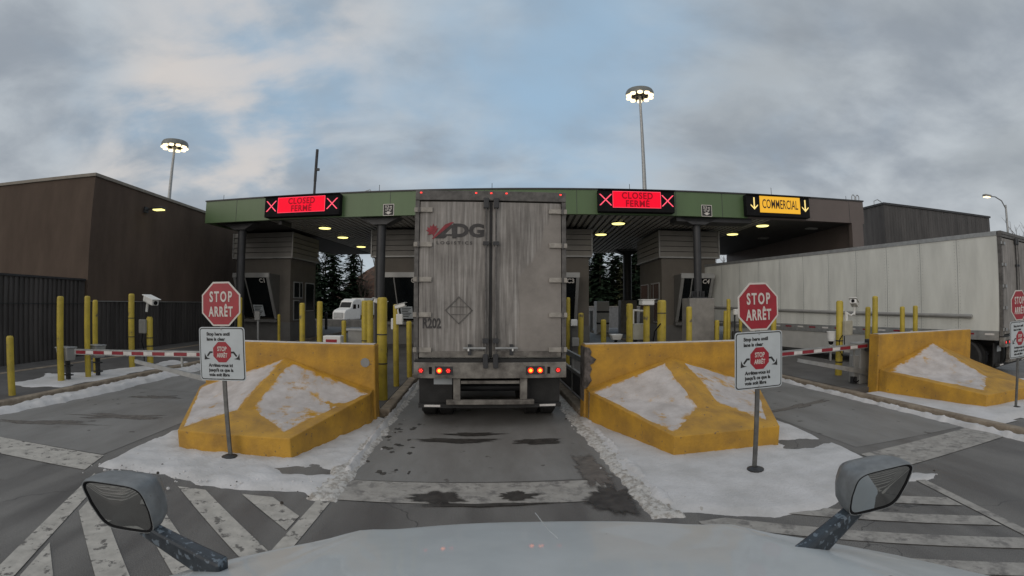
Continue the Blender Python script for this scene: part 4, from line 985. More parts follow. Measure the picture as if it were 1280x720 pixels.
def trailer(label, loc, rz, main):
    t = thing('semi_trailer', label, 'trailer', loc, rz)
    w, Lg, z0, z1 = 1.295, 16.0, 1.18, 4.07
    MB().box(-w + .02, w - .02, .12, Lg, z0 + .02, z1 - .03).build('body', M['side'], t)
    b = MB()
    for s in (-1, 1):
        xa, xb = s * (w - .018), s * (w + .004)
        b.box(min(xa, xb), max(xa, xb), .12, Lg, z1 - .12, z1 - .0); b.box(min(xa, xb), max(xa, xb), .12, Lg, z0 - .12, z0 + .14)
    b.build('side_rails', M['galv'], t)
    for s in (-1, 1):
        b = MB()
        for k in range(1, 13):
            y = .12 + k * 1.22; xa, xb = s * (w - .019), s * (w - .014)
            b.box(min(xa, xb), max(xa, xb), y, y + .012, z0 + .15, z1 - .125)
        b.build('panel_seams', M['galv'], t)
    # reflective tape along the bottom rail and rivet rows
    if not main:
        for k in range(26): MB().box(-w - .006, -w - .0045, .25 + k * .6, .25 + k * .6 + (.30 if k % 2 else .28), z0 + .02, z0 + .07).build('reflective_tape', M['stripered'] if k % 2 else M['stripewhite'], t)
        b = MB()
        for k in range(1, 13):
            for q in range(26):
                for dy in (-.06, .08): y = .12 + k * 1.22 + dy; z = z0 + .2 + q * .1; b.box(-w + .012, -w + .019, y - .007, y + .007, z - .007, z + .007)
        o_ = b.build('rivets', M['galv'], t); o_['kind'] = 'stuff'
    # rear frame
    fr = MB(); fr.box(-w, -w + .075, 0, .115, z0, z1 - .17); fr.box(w - .075, w, 0, .115, z0, z1 - .17); fr.box(-w, w, -.01, .115, z1 - .168, z1); fr.build('rear_frame', M['tframe'], t, bevel=.008)
    MB().box(-w, w, -.03, .11, z0 - .30, z0 - .03).build('rear_sill', M['tsill'], t, bevel=.01)
    MB().box(-w + .01, w - .01, .0, .1, z0 - .028, z0 + .03).build('door_seal', M['rubber'], t)
    for s, m_ in ((-1, M['doorL']), (1, M['doorR'])):
        xa, xb = s * .022, s * (w - .085)
        d = MB().box(min(xa, xb), max(xa, xb), .01, .09, z0 + .05, z1 - .19).build('door', m_, t, bevel=.008)
        MB().box(min(xa, xb) + .01, max(xa, xb) - .01, -.012, .008, z0 + .06, z0 + .16).build('kick_strip', M['tsill'], d)
        for k in range(5):
            z = z0 + .18 + k * (z1 - z0 - .52) / 4
            xh, xi = s * (w - .30), s * (w + .012)
            h = MB().box(min(xh, xi), max(xh, xi), -.028, .009, z - .04, z + .04).build('hinge', M['galv'] if not main else mat('dirty hinge', (.30, .28, .25), .6, var=.25, vscale=9), d, bevel=.006)
            MB().cyl((s * (w - .07), -.035, z - .05), (s * (w - .07), -.035, z + .05), .02, n=8).build('hinge_pin', M['tframe'], h)
        for xr in (.085, ):
            rod = MB().cyl((s * xr, -.045, z0 - .05), (s * xr, -.045, z1 - .12), .016, n=8).build('locking_rod', M['tframe'], d)
            for z in (z0 + .02, z1 - .22): MB().box(s * xr - .045, s * xr + .045, -.07, -.01, z - .09, z + .09).build('rod_keeper', M['dark'], rod, bevel=.01)
            MB().box(s * xr - .05, s * xr + .05, -.065, -.01, z0 + 1.95, z0 + 2.01).build('rod_guide', M['dark'], rod)
            MB().box(s * xr - .05, s * xr + .05, -.065, -.01, z0 + .30, z0 + .38).build('rod_guide', M['dark'], rod)
        xa, xb = s * .08, s * .46
        hd = MB().box(min(xa, xb), max(xa, xb), -.075, -.05, z0 + .20, z0 + .235).build('handle', M['galv'], d, bevel=.006)
        MB().box(s * .35 - .03, s * .35 + .03, -.06, .0, z0 + .10, z0 + .28).build('handle_latch', M['dark'], hd)
        MB().box(s * .37 - .012, s * .37 + .012, -.085, -.076, z0 + .17, z0 + .21).build('seal_tag', M['white'], hd)
        MB().box(s * .085 - .04, s * .085 + .04, -.1, -.05, z0 - .12, z0 + .12).build('cam_lock', M['dark'], rod, bevel=.01)
    MB().box(-.02, .02, .0, .085, z0 + .05, z1 - .19).build('centre_seal', M['rubber'], t)
    # underride guard
    for s in (-1, 1):
        MB().box(s * .57 - .06, s * .57 + .06, .02, .12, .50, z0 - .30).build('guard_post', M['tsill'], t, bevel=.008)
        MB().box(s * .95 - .29, s * .95 + .29, .28, .31, .33, z0 - .20).build('mud_flap', M['rubber'], t)
        for k in range(2):
            for xx in (s * 1.12, s * .80): wheel(t, xx, 1.15 + 1.28 * k, s)
        # aerodynamic skirt
        MB().add([(s * (w - .06), 4.6, .38), (s * (w - .06), 11.8, .38), (s * (w - .06), 11.8, z0 - .1), (s * (w - .06), 4.1, z0 - .1),
                  (s * (w - .03), 4.6, .38), (s * (w - .03), 11.8, .38), (s * (w - .03), 11.8, z0 - .1), (s * (w - .03), 4.1, z0 - .1)],
                 [(0, 1, 2, 3), (7, 6, 5, 4), (0, 4, 5, 1), (1, 5, 6, 2), (2, 6, 7, 3), (3, 7, 4, 0)]).build('side_skirt', mat('grey skirt', (.42, .42, .40), .5, var=.06) if s < 0 else M['galv'], t)
        MB().box(s * .7 - .06, s * .7 + .06, 12.6, 12.75, .1, z0).build('landing_leg', M['dark'], t)
    MB().box(-.50, .50, .03, .10, .78, .83).build('guard_rail_bar', M['tsill'], t)
    MB().box(-.75, .75, .0, .10, .42, .50).build('guard_bar', M['tsill'], t, bevel=.01)
    MB().box(-1.24, 1.24, .12, .22, .34, .41).build('rear_bumper', M['rubber'], t)
    for s in (-1, 1): MB().box(s * 1.0 - .14, s * 1.0 + .14, .114, .119, .36, .395).build('reflector', M['stripewhite'], t)
    MB().box(-.5, .5, .5, 12, .85, z0 - .02).build('chassis', M['dark'], t)
    for k in range(2): MB().cyl((-1.2, 1.15 + 1.28 * k, .515), (1.2, 1.15 + 1.28 * k, .515), .07, n=10).build('axle', M['dark'], t)
    # lamps
    yl = -.032; zl = z0 - .165
    for x, lit in ((-1.17, 0), (-.86, 1), (-.71, 0), (.68, 1), (.84, 1), (1.15, 0)):
        lamp(t, x, zl, yl - .003, lit and main)
    MB().box(-.93, -.63, yl - .002, yl + .001, zl - .07, zl + .07).build('lamp_panel', M['dark'], t); MB().box(.60, .92, yl - .002, yl + .001, zl - .07, zl + .07).build('lamp_panel', M['dark'], t)
    for x in (-1.01, .99): MB().box(x - .025, x + .025, yl - .003, yl + .001, zl - .06, zl + .06).build('lamp_plug', M['black'], t)
    for x in (-1.20, -.26, 0, .26, 1.20): MB().box(x - .016, x + .016, -.022, -.0105, z1 - .050, z1 - .030).build('marker_light', M['lensspot'], t)
    MB().box(-.98, -.66, .265, .278, z0 - .45, z0 - .29).build('licence_plate', M['signwhite'], t); MB().box(-.99, -.65, .262, .279, z0 - .465, z0 - .45).build('plate_frame', M['dark'], t)
    return t
tm = trailer('dirty grey semitrailer stopped in the centre lane, seen from behind', (.205, 7.88, 0), 0.0085, True)
door = [o for o in kids(tm) if o.name.startswith('door') and 'seal' not in o.name][0]
adg = mat('faded dark logo', (.050, .047, .047), .7, var=.3, vscale=10); adr = mat('faded red logo', (.24, .035, .045), .7, var=.3, vscale=10)
yf = .0045
text('DG', .30, adg, door, (-.38, yf, 3.37), xs=1.22, bold=.014, name='logo_letters')
b = MB(); b.plate([(-.95, 3.245), (-.70, 3.47), (-.585, 3.48), (-.585, 3.245), (-.655, 3.245), (-.655, 3.29), (-.74, 3.29), (-.79, 3.245)], .001, .0045)
b.build('logo_letter', adg, door)
b = MB(); b.plate([(-.77, 3.315), (-.67, 3.42), (-.66, 3.315)], -.001, .0008); b.build('logo_gap', M['doorL'], door)
b = MB(); b.plate([(-1.0, 3.235), (-.97, 3.235), (-.63, 3.52), (-.68, 3.52), (-.78, 3.48)], -.002, .0003); b.build('logo_swoosh', adr, door)
leaf = [(0, .0), (-.02, .06), (-.13, .04), (-.09, .09), (-.17, .15), (-.12, .16), (-.14, .22), (-.07, .19), (-.075, .26), (-.03, .23), (0, .30), (.03, .23), (.075, .26), (.07, .19), (.12, .20), (.04, .06)]
MB().plate([(-.98 + x * .75, 3.27 + z * .75) for x, z in leaf], -.0005, .0022).build('logo_leaf', adr, door)
text('LOGISTICS', .072, adg, door, (-.62, yf, 3.165), xs=1.25, space=1.5, bold=.001, name='logo_small_letters')
text('R202', .23, adg, door, (-1.15, yf, 1.80), xs=.66, bold=.008, align='LEFT', name='trailer_number')
b = MB(); c0 = (-.535, 2.03)
for i in range(4):
    a0 = R(90 * i); a1 = R(90 * (i + 1)); r0, r1 = .235, .215
    p = [(c0[0] + r0 * math.cos(a0), c0[1] + r0 * math.sin(a0)), (c0[0] + r0 * math.cos(a1), c0[1] + r0 * math.sin(a1)), (c0[0] + r1 * math.cos(a1), c0[1] + r1 * math.sin(a1)), (c0[0] + r1 * math.cos(a0), c0[1] + r1 * math.sin(a0))]
    b.plate(p[::-1], -.004, .008)
b.plate([(-.69, 2.085), (-.38, 2.085), (-.38, 2.093), (-.69, 2.093)], .001, .008); b.plate([(-.66, 1.955), (-.41, 1.955), (-.41, 1.963), (-.66, 1.963)], .001, .008)
b.build('placard_frame', M['tframe'], door)
# right hand trailer, standing at a slight angle in its lane
hd = math.atan2(2.62, 12.35)
cx, cy = 13.95, 8.12
ux, uy = math.cos(hd), math.sin(hd)
t2 = trailer('long white semitrailer pulling into the lane at the right', (cx + 1.295 * ux, cy + 1.295 * uy, 0), hd, False)
MB().tube([(-1.34, .9, 1.72), (-1.34, 6, 1.80), (-1.34, 15.9, 2.02)], .055, 8).build('side_tube', M['grey'], t2)
for y in (2.0, 8.8): MB().cyl((-1.30, y, .95), (-1.29 - .02, y, .95), .035, n=8).build('side_marker', M['amber'], t2)
MB().box(-1.295, 1.295, -.03, -.012, 3.98, 4.05).build('roof_rail', M['tframe'], t2)
# far tractor trailer beyond the booths
ft = thing('semi_truck', 'distant white semitruck with sleeper cab beyond the left booths', 'truck', (-20.6, 77, ground_z(66)), R(160))
# heading is local +y ; cab in front
b = MB()
prof = [(0, .9), (0, 3.9), (1.4, 3.9), (2.2, 3.55), (2.75, 2.5), (4.1, 2.1), (4.5, 1.7), (4.55, .6), (0, .6)]
b.add([(-1.2, y, z) for y, z in prof] + [(1.2, y, z) for y, z in prof], [tuple(range(9)), tuple(range(17, 8, -1))] + [(i, (i + 1) % 9, 9 + (i + 1) % 9, 9 + i) for i in range(9)])
b.build('cab', M['white'], ft, bevel=.12)
MB().add([(-1.0, 2.32, 3.35), (1.0, 2.32, 3.35), (1.05, 2.83, 2.5), (-1.05, 2.83, 2.5)], [(0, 1, 2, 3)]).build('windscreen', M['glass'], ft)
for s in (-1, 1): MB().box(s * 1.22 - .02, s * 1.22 + .02, 1.4, 2.2, 2.3, 3.0).build('side_window', M['glass'], ft); MB().box(s * 1.22 - .02, s * 1.22 + .02, .5, .9, 2.4, 3.0).build('sleeper_window', M['glass'], ft)
MB().box(-1.3, 1.3, -14.8, -.9, 1.2, 4.05).build('trailer_box', M['side'], ft, bevel=.03)
MB().box(-.5, .5, -14, 1, .7, 1.18).build('chassis', M['dark'], ft)
for y in (3.4, -1.6, -2.8, -12.2, -13.4):
    for s in (-1, 1): wheel(ft, s * 1.05, y, s)
MB().box(-.9, .9, 4.56, 4.62, .8, 1.7).build('grille', M['galv'], ft)

# ------------------------------------------------------------------ background: rock cut, wall, road, trees
def hillz(x, y):
    u = (x + 34) / 16
    r = max(0, min(1, u)); ridge = 1.0 + 13.5 * (r ** .8) - max(0, (x + 4) * .22)
    ridge = max(ridge, 2.0)
    d = (y - 90) / 9
    k = max(0, min(1, d)); k = k ** .7
    return -1.4 + ridge * k + (fbm(x * .35, y * .35, 2) * 2.6 + abs(fbm(x * .9, y * .9, 4)) * 3.0) * min(1, k * 3) * (1 if k < 1 else .5)
b = MB(); vs = []; nx, ny = 110, 46
for j in range(ny + 1):
    for i in range(nx + 1): x = -60 + i * 1.5; y = 88 + j * 1.1; vs.append((x, y, hillz(x, y)))
b.add(vs, [(j * (nx + 1) + i, j * (nx + 1) + i + 1, (j + 1) * (nx + 1) + i + 1, (j + 1) * (nx + 1) + i) for j in range(ny) for i in range(nx)])
tag(b.build('rocky_hill', M['rock']), kind='structure')
def conifer_mesh(seed, h, w):
    rnd = random.Random(seed); b = MB()
    z = h * .04
    while z < h * .985:
        f = 1 - z / h; rad = w * (f ** .8) * rnd.uniform(.75, 1.1) + .15
        nb = max(4, int(9 * f + 4))
        for k in range(nb):
            a = rnd.random() * 2 * PI; L = rad * rnd.uniform(.6, 1.12); dr = rnd.uniform(.15, .38)
            m_ = max(3, int(L / .33))
            for q in range(m_):
                s = (q + .6) / m_; px, py, pz = L * s * math.cos(a), L * s * math.sin(a), z - dr * L * s + rnd.uniform(-.12, .12)
                sw = .46 + .38 * (1 - s) + h * .02
                for _ in range(2):
                    da = a + rnd.uniform(-1.3, 1.3); e = rnd.uniform(.5, 1.0) * sw * 1.5
                    p2 = (px + e * math.cos(da), py + e * math.sin(da), pz - rnd.uniform(-.05, .4) * e)
                    nx_, ny_ = -math.sin(da) * sw * .35, math.cos(da) * sw * .35
                    b.add([(px + nx_, py + ny_, pz + .05), (px - nx_, py - ny_, pz + .02), p2], [(0, 1, 2)])
        z += h * .022 + .05
    t = MB(); t.cyl((0, 0, 0), (0, 0, h * .97), h * .018 + .05, .03, 8)
    return b, t
def bare_mesh(seed, h, spread=.5):
    rnd = random.Random(seed); b = MB(); tr = MB()
    def br(p, d, L, r, lev, mb):
        q = p + d * L; mid = p + d * L * .5 + Vector((rnd.uniform(-1, 1), rnd.uniform(-1, 1), 0)) * L * .04
        mb.tube([p, mid, q], [r, r * .85, r * .6], 4 if lev else 7)
        if lev >= 4: return
        for k in range(3 if lev == 0 else rnd.choice((2, 3, 3))):
            nd_ = (d + Vector((rnd.uniform(-1, 1), rnd.uniform(-1, 1), rnd.uniform(-.2, .6))) * spread * (1.0 + .25 * lev)).normalized()
            st_ = p + d * L * rnd.uniform(.45, 1.0)
            br(st_, nd_, L * rnd.uniform(.55, .75), r * .55, lev + 1, b)
    br(Vector((0, 0, 0)), Vector((0, 0, 1)), h * .45, h * .014 + .03, 0, tr)
    return b, tr
def tree(kind, x, y, z, h, label, seed, group, name):
    if y > 89: z = hillz(x, y) - .3
    t = thing(name, label, 'tree', (x, y, z), seed * 1.7, group)
    if kind == 'c': cr, tk = conifer_mesh(seed, h, h * random.uniform(.27, .36)); cr.build('crown', M['leaf'] if seed % 3 else M['leaf2'], t)
    else: cr, tk = bare_mesh(seed, h); cr.build('crown', M['twig'], t)
    tk.build('trunk', M['bark'], t)
G1 = 'trees seen under the canopy left of the trailer'; G2 = 'trees seen under the canopy right of the trailer'; G3 = 'bare trees beyond the right hand trailer'
random.seed(21)
tree('c', -27.3, 86, -1.2, 18, 'bushy dark evergreen centred in the gap between booths C1 and C2', 1, G1, 'conifer')
tree('c', -25.0, 92, 3, 12.5, 'dark evergreen on the rock cut just right of the bushy one', 2, G1, 'conifer')
tree('c', -29.0, 82, -1.2, 11, 'low evergreen left of the rock cut below the bushy one', 4, G1, 'conifer')
tree('c', -31.5, 87, -1.2, 14, 'dark evergreen at the left side of the gap, touching booth C1', 10, G1, 'conifer')
tree('b', -31.4, 84, -1, 17, 'thin bare tree at the left side of the gap by booth C1', 5, G1, 'bare_tree')
tree('b', -30.2, 90, -1, 18, 'second thin bare tree from the C1 booth corner', 6, G1, 'bare_tree')
tree('b', -22.4, 90, 7.5, 11, 'bare tree on top of the rock cut near the dark column', 7, G1, 'bare_tree')
tree('b', -24.2, 96, 6.5, 12, 'thin bare tree on the rock cut between the evergreens and column', 8, G1, 'bare_tree')
tree('b', -20.6, 93, 8.5, 11, 'bare tree hugging the dark column at the top of the rock', 9, G1, 'bare_tree')
ev = [(16.5, 72, 12), (18.6, 70, 13.2), (20.2, 76, 12.2), (21.6, 69, 9.6), (22.9, 74, 11.6), (24.4, 70, 12.6), (26.2, 74, 12.5), (14.5, 72, 13), (12.2, 74, 12), (21.8, 84, 13.0), (25.4, 86, 14.6), (29.5, 84, 14), (19.2, 83, 14.5)]
wd = ['second from the trailer edge', 'third from the trailer edge', 'fourth from the trailer edge', 'shorter one below the patch of sky', 'right of the patch of sky', 'tall one next to the farther dark column', 'partly behind the farther dark column', 'hugging the trailer edge', 'behind the trailer edge',
      'back row one showing below the sky patch', 'back row one beside the farther column', 'back row one by the C4 booth wall', 'back row one between the first two']
for k, (x, y, h) in enumerate(ev): tree('c', x, y, -1.2, h, 'dark evergreen right of the trailer, ' + wd[k], 30 + k, G2, 'conifer')
tree('c', 37.0, 72, -1.2, 13.2, 'dark evergreen between booth C4 and the white trailer, left one', 41, G2, 'conifer')
tree('c', 39.5, 74, -1.2, 12.0, 'dark evergreen between booth C4 and the white trailer, right one', 43, G2, 'conifer')
tree('b', 38.4, 66, -1.2, 13.0, 'bare tree between booth C4 and the white trailer', 44, G2, 'bare_tree')
tree('b', 68, 43, -1, 13.5, 'small bare tree under the street lamp', 51, G3, 'bare_tree')
tree('b', 72, 43, -1, 13.8, 'bare tree just right of the street lamp pole', 52, G3, 'bare_tree')
tree('b', 77, 42, -1, 15.5, 'taller bare tree at the right edge of the photo', 53, G3, 'bare_tree')
# distant retaining wall and white equipment in the right gap
t = thing('retaining_wall', 'long grey wall at the far side of the yard below the evergreens', 'wall', (20, 58, -1.3)); MB().box(-14, 22, 0, .6, 0, 3.0).build('wall', mat('grey fence', (.16, .165, .17), .7), t)
MB().box(-14, 22, -.05, .65, 3.0, 3.1).build('cap', M['conc'], t)
t = thing('equipment_cabinet', 'white equipment cabinet beyond the short bollard right of the trailer', 'cabinet', (8.6, 32.0, .0)); MB().box(-.45, .45, -.4, .4, 0, 2.3).build('body', M['white'], t, bevel=.03)
for z in (.7, 1.5): MB().box(-.46, .46, -.41, -.401, z, z + .12).build('band', M['dark'], t)
for x, lb in ((6.6, 'left'), (7.7, 'right')):
    t = thing('raised_gate_arm', 'distant white gate arm slanting under the canopy, ' + lb + ' one', 'boom gate', (x, 34, 0), 0, 'slanting white arms beyond the lanes')
    MB().box(.55, .75, -.1, .1, 0, 1.6).build('housing', M['grey'], t); MB().tube([(-.45, 0, 2.6), (.65, 0, 1.4)], .06, 6).build('arm', M['white'], t)
t = thing('concrete_block', 'row of low pale concrete blocks before the far white truck', 'barrier', (-17.5, 49, ground_z(49))); MB().box(-5, 7, 0, .5, 0, .85).build('block', M['conc'], t, bevel=.05)
t = thing('barricade', 'red and white striped barricade beside the far pale blocks', 'barricade', (-12.6, 33, 0))
for k in range(4): MB().box(-.5, .5, -.02, .02, .3 + k * .3, .48 + k * .3).build('slat', M['stripered'] if k % 2 else M['stripewhite'], t)
for x in (-.5, .46): MB().box(x, x + .05, .03, .08, 0, 1.4).build('leg', M['dark'], t)
t = thing('steel_post', 'short dark steel post left of the far white truck', 'post', (-11.3, 34, 0)); MB().lathe([(.11, 0), (.11, 1.35), (.05, 1.4)], 10).build('post', M['dark'], t)

# ------------------------------------------------------------------ own truck: hood and hood mirrors
own = thing('truck_front', 'pale hood of the truck carrying the camera, with two hood mirrors', 'truck', (0, 0, 0), -.0717)
HC = .15
def hood_pt(u, v):
    # u -1..1 across, v 0..1 back to front edge, v>1 rolls down the nose
    W = 1.30
    s = max(-1, min(1, u)); a = abs(s)
    yf_ = 1.94 - .66 * a ** 2.2
    if v <= 1: y = -.2 + (yf_ + .2) * v; drop = 0
    else: q = v - 1; y = yf_ + .16 * math.sin(q * PI / 2); drop = .9 * (1 - math.cos(q * PI / 2))
    x = W * s * (1 - .10 * max(0, v - .3))
    z = 1.695 - .205 * y - .050 * y * y * .55 - .14 * a ** 2.6 - .05 * max(0, .5 - a) * 0 - drop
    z += .018 * math.exp(-((a - .62) / .07) ** 2) * min(1, max(0, v * 2))
    return x + HC, y, z
b = MB(); nu, nv = 48, 44; vs = []
for j in range(nv + 1):
    for i in range(nu + 1): vs.append(hood_pt(-1 + 2 * i / nu, j / nv * 1.8))
b.add(vs, [(j * (nu + 1) + i, j * (nu + 1) + i + 1, (j + 1) * (nu + 1) + i + 1, (j + 1) * (nu + 1) + i) for j in range(nv) for i in range(nu)])
# flanks
for s in (0, nu):
    base_i = len(b.v); fl = []
    for j in range(nv + 1):
        p = vs[j * (nu + 1) + s]; b.v.append((p[0] + (.06 if s else -.06), p[1], min(p[2] - .12, p[2]))); b.v.append((p[0] + (.10 if s else -.10), p[1], .55))
    for j in range(nv):
        a0 = j * (nu + 1) + s; a1 = (j + 1) * (nu + 1) + s; c0_ = base_i + 2 * j; c1_ = base_i + 2 * (j + 1)
        b.f.append((a0, a1, c1_, c0_)); b.f.append((c0_, c1_, c1_ + 1, c0_ + 1))
b.build('hood', M['hood'], own, smooth=True)
MB().tube([(HC - .05, 1.86, 1.275), (HC - .02, 1.5, 1.375), (HC - .0, 1.42, 1.39)], .0018, 5).build('hood_scratch', M['hood'], own)
def hood_mirror(c, s, yaw, pitch, roll, w=.20, h=.15, root=None):
    # local frame: -y faces the driver
    hs = MB(); G = 40; rings = []
    def ring(k, y, dx=0):
        p = []
        for i in range(G):
            a = 2 * PI * i / G; e = .38
            x = abs(math.cos(a)) ** e * math.copysign(1, math.cos(a)); z = abs(math.sin(a)) ** e * math.copysign(1, math.sin(a))
            sk = 1 - .16 * (-z) * (1 if z < 0 else .2)
            p.append(((x * w * k * sk + dx + .025 * s * z * k), y, z * h * k))
        return p
    prof = [(.93, -.004), (1.0, -.006), (1.02, .01), (1.0, .05), (.90, .10), (.68, .145), (.3, .165)]
    vs = [p for k, y in prof for p in ring(k, y, -s * .10 * max(0, y))]
    n = len(prof)
    fs = [(k * G + i, k * G + (i + 1) % G, (k + 1) * G + (i + 1) % G, (k + 1) * G + i) for k in range(n - 1) for i in range(G)] + [tuple(range((n - 1) * G, n * G))]
    hs.add(vs, fs); o = hs.build('hood_mirror', M['housing'], own, smooth=True, loc=c, rot=(pitch, roll, yaw))
    g = MB(); rr = ring(.90, -.002); cx_ = (0, .0)
    vs = [(0, -.012, 0)]; 
    for f in (.33, .66, 1.0): vs += [(x * f, -.012 + .010 * f * f, z * f) for x, y, z in rr]
    fs = [(0, 1 + i, 1 + (i + 1) % G) for i in range(G)]
    for q in range(2): fs += [(1 + q * G + i, 1 + q * G + (i + 1) % G, 1 + (q + 1) * G + (i + 1) % G, 1 + (q + 1) * G + i) for i in range(G)]
    g.add(vs, fs); g.build('mirror_glass', M['mirror'], o, smooth=True)
    ga = MB(); A_, B_ = ring(.90, -.001), ring(.955, -.007); C2 = ring(.985, -.004)
    ga.add(A_ + B_ + C2, [(i, (i + 1) % G, G + (i + 1) % G, G + i) for i in range(G)] + [(G + i, G + (i + 1) % G, 2 * G + (i + 1) % G, 2 * G + i) for i in range(G)]); ga.build('mirror_gasket', M['black'], o, smooth=True)
    # tapered flat bracket down to the hood
    a = Vector(c) + Vector((-s * .015, .07, -h * 1.0)); r_ = Vector(root)
    d = (r_ - a).normalized(); up = Vector((0, -.25, 1)); n1 = d.cross(Vector((0, 1, 0))).normalized()
    if n1.z < 0: n1 = -n1
    br = MB(); 
    def sec(p, hh, t_): return [p + n1 * hh + Vector((0, -t_, 0)), p + n1 * hh + Vector((0, t_, 0)), p - n1 * hh + Vector((0, t_, 0)), p - n1 * hh + Vector((0, -t_, 0))]
    S_ = [sec(a - d * .08, .024, .022), sec(a.lerp(r_, .4), .033, .026), sec(r_ + d * .06, .046, .03)]
    vs = [p for q in S_ for p in q]
    br.add(vs, [(0, 1, 2, 3), (11, 10, 9, 8)] + [(k * 4 + i, k * 4 + (i + 1) % 4, (k + 1) * 4 + (i + 1) % 4, (k + 1) * 4 + i) for k in range(2) for i in range(4)])
    br.build('mirror_bracket', M['frost'], own, bevel=.012)
hood_mirror((-1.315, 1.22, 1.452), -1, .16, .13, .02, .125, .090, root=(-.93, 1.19, 1.325))
hood_mirror((1.25, 1.28, 1.512), 1, -.16, .13, -.13, .115, .080, root=(.93, 1.24, 1.335))

# ------------------------------------------------------------------ camera
cd = bpy.data.cameras.new('camera'); cam = bpy.data.objects.new('camera', cd); COL.objects.link(cam); S.camera = cam
cam.matrix_world = Matrix.Translation((0, 0, 2.1524)) @ Matrix.Rotation(-.0717, 4, 'Z') @ Matrix.Rotation(PI / 2 + .0325, 4, 'X') @ Matrix.Rotation(.0034, 4, 'Z')
cd.type = 'PANO'; cd.clip_end = 3000; cd.clip_start = .02; cd.sensor_width = 36
fm = 584.8826 * 36 / 1280
cc = cd
cc.panorama_type = 'FISHEYE_LENS_POLYNOMIAL'
cc.fisheye_fov = R(175)
cc.fisheye_polynomial_k0 = 0; cc.fisheye_polynomial_k1 = -1 / fm; cc.fisheye_polynomial_k2 = 0
cc.fisheye_polynomial_k3 = .0673 / fm ** 3; cc.fisheye_polynomial_k4 = 0

# ------------------------------------------------------------------ sky and light
SUN_EL, SUN_AZ = R(14), R(215)      # azimuth from +Y towards +X: low behind the camera, veiled by cloud
w = bpy.data.worlds.new('World'); S.world = w; w.use_nodes = True
nt = w.node_tree; L = nt.links.new; bg = nt.nodes['Background']; bg.inputs['Strength'].default_value = .10
sky = nd(nt, 'ShaderNodeTexSky', sky_type='NISHITA'); sky.sun_disc = False; sky.sun_elevation = SUN_EL; sky.sun_rotation = SUN_AZ
sky.air_density = 1.0; sky.dust_density = 1.5; sky.ozone_density = 1.5
tc = nd(nt, 'ShaderNodeTexCoord'); sp = nd(nt, 'ShaderNodeSeparateXYZ'); L(tc.outputs['Generated'], sp.inputs[0])
def mth(op, a, b_=None, c=None, clamp=False):
    n = nd(nt, 'ShaderNodeMath', operation=op); n.use_clamp = clamp
    for i, v in enumerate((a, b_, c)):
        if v is None: continue
        if isinstance(v, (int, float)): n.inputs[i].default_value = v
        else: L(v, n.inputs[i])
    return n.outputs[0]
den = mth('ADD', mth('MAXIMUM', sp.outputs['Z'], 0), .30)
cx_ = mth('DIVIDE', sp.outputs['X'], den); cy_ = mth('DIVIDE', sp.outputs['Y'], den)
cb = nd(nt, 'ShaderNodeCombineXYZ'); L(cx_, cb.inputs[0]); L(cy_, cb.inputs[1])
def noi(scale, off, detail=7, rough=.55, dist=.3, st_=(1, 1, 1)):
    mp = nd(nt, 'ShaderNodeMapping'); mp.inputs['Location'].default_value = off; mp.inputs['Scale'].default_value = st_; L(cb.outputs[0], mp.inputs[0])
    n = nd(nt, 'ShaderNodeTexNoise'); n.inputs['Scale'].default_value = scale; n.inputs['Detail'].default_value = detail
    n.inputs['Roughness'].default_value = rough; n.inputs['Distortion'].default_value = dist * .35; L(mp.outputs[0], n.inputs['Vector']); return n.outputs['Fac']
def ramp(v, a, b_):
    n = nd(nt, 'ShaderNodeMapRange', interpolation_type='SMOOTHSTEP'); L(v, n.inputs['Value'])
    n.inputs['From Min'].default_value = a; n.inputs['From Max'].default_value = b_; return n.outputs[0]
def lobe(d, p0, p1):
    v = Vector(d).normalized(); n = nd(nt, 'ShaderNodeVectorMath', operation='DOT_PRODUCT'); L(tc.outputs['Generated'], n.inputs[0]); n.inputs[1].default_value = v
    return ramp(n.outputs['Value'], p0, p1)
def mixc(f, a, b_):
    n = nd(nt, 'ShaderNodeMix', data_type='RGBA')
    if isinstance(f, (int, float)): n.inputs['Factor'].default_value = f
    else: L(f, n.inputs['Factor'])
    for k, v in (('A', a), ('B', b_)):
        if isinstance(v, tuple): n.inputs[k].default_value = (*v, 1)
        else: L(v, n.inputs[k])
    return n.outputs['Result']
K = 10.0
def c(r, g, b_): return (r * K, g * K, b_ * K)
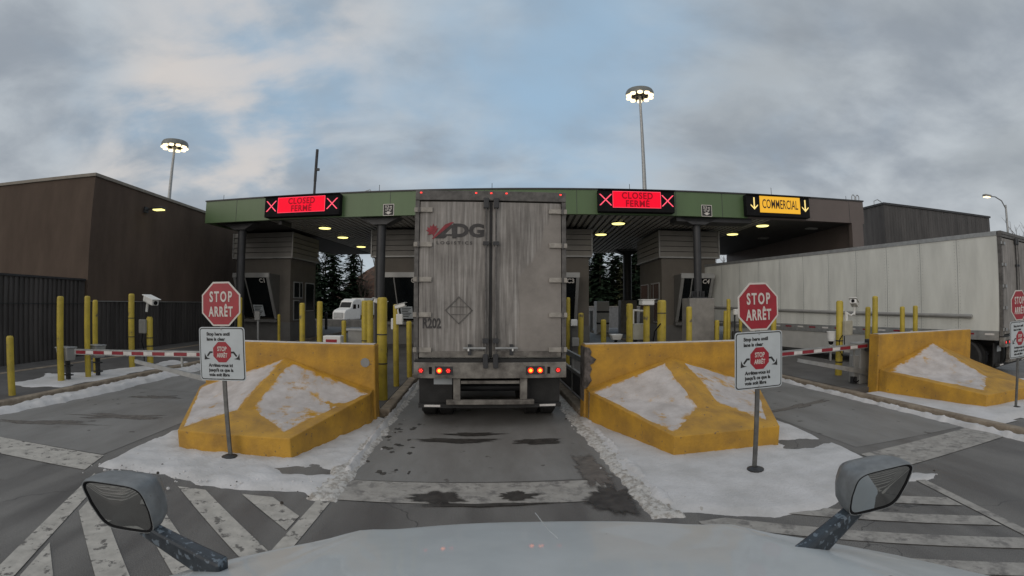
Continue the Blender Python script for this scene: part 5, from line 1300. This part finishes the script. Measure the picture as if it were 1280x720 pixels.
# clear air between the clouds: the physical sky, veiled by high thin cloud
clear = mixc(.80, sky.outputs['Color'], c(.37, .535, .70))
g = noi(1.25, (3.1, 1.7, 0), 6, .55, .5)
f2 = noi(2.3, (8.3, 4.1, 0), 7, .53, .6, (1.0, 1.35, 1))
grey = mixc(ramp(f2, .32, .68), c(.295, .335, .385), c(.50, .545, .585))
blue_bias = lobe((-.02, .80, .58), .62, .98)
cov = mth('ADD', mth('MULTIPLY', mth('SUBTRACT', 1.0, mth('MULTIPLY', blue_bias, .62)), .55), mth('MULTIPLY', g, .85))
cover = ramp(cov, .47, .86)
col = mixc(cover, clear, grey)
warm = mth('MULTIPLY', mth('ADD', lobe((-.55, .85, .24), .955, 1.0), mth('MULTIPLY', lobe((-.45, .80, .52), .95, 1.0), .8), clamp=True), ramp(f2, .40, .62))
col = mixc(mth('MULTIPLY', warm, .55), col, c(.76, .66, .58))
haze_ = ramp(sp.outputs['Z'], .30, .02)
col = mixc(mth('MULTIPLY', haze_, .40), col, c(.60, .61, .61))
dk = mth('MULTIPLY', lobe((.75, .62, .20), .80, 1.0), ramp(g, .36, .6))
col = mixc(mth('MULTIPLY', dk, .5), col, c(.27, .30, .325))
glow = lobe((-.35, -.88, .30), -.15, .95)  # unseen bright sky added behind the camera to light the fronts facing it
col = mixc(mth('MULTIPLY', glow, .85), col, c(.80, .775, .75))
low = ramp(sp.outputs['Z'], .0, -.03)
col = mixc(low, col, c(.10, .10, .10))
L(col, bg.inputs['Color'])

sd = bpy.data.lights.new('sun', 'SUN'); so = bpy.data.objects.new('sun', sd); COL.objects.link(so)
sd.energy = .5; sd.angle = R(35); sd.color = (1, .90, .80)
dv = Vector((math.sin(SUN_AZ) * math.cos(SUN_EL), math.cos(SUN_AZ) * math.cos(SUN_EL), math.sin(SUN_EL)))
so.rotation_euler = dv.to_track_quat('Z', 'Y').to_euler()
S.view_settings.view_transform = 'Standard'; S.view_settings.look = 'None'; S.view_settings.gamma = 1; S.view_settings.exposure = 0
S.view_settings.use_curve_mapping = False
S.render.engine = 'CYCLES'; S.cycles.use_denoising = True
S.cycles.max_bounces = 6; S.cycles.diffuse_bounces = 3; S.cycles.glossy_bounces = 4; S.cycles.sample_clamp_indirect = 4
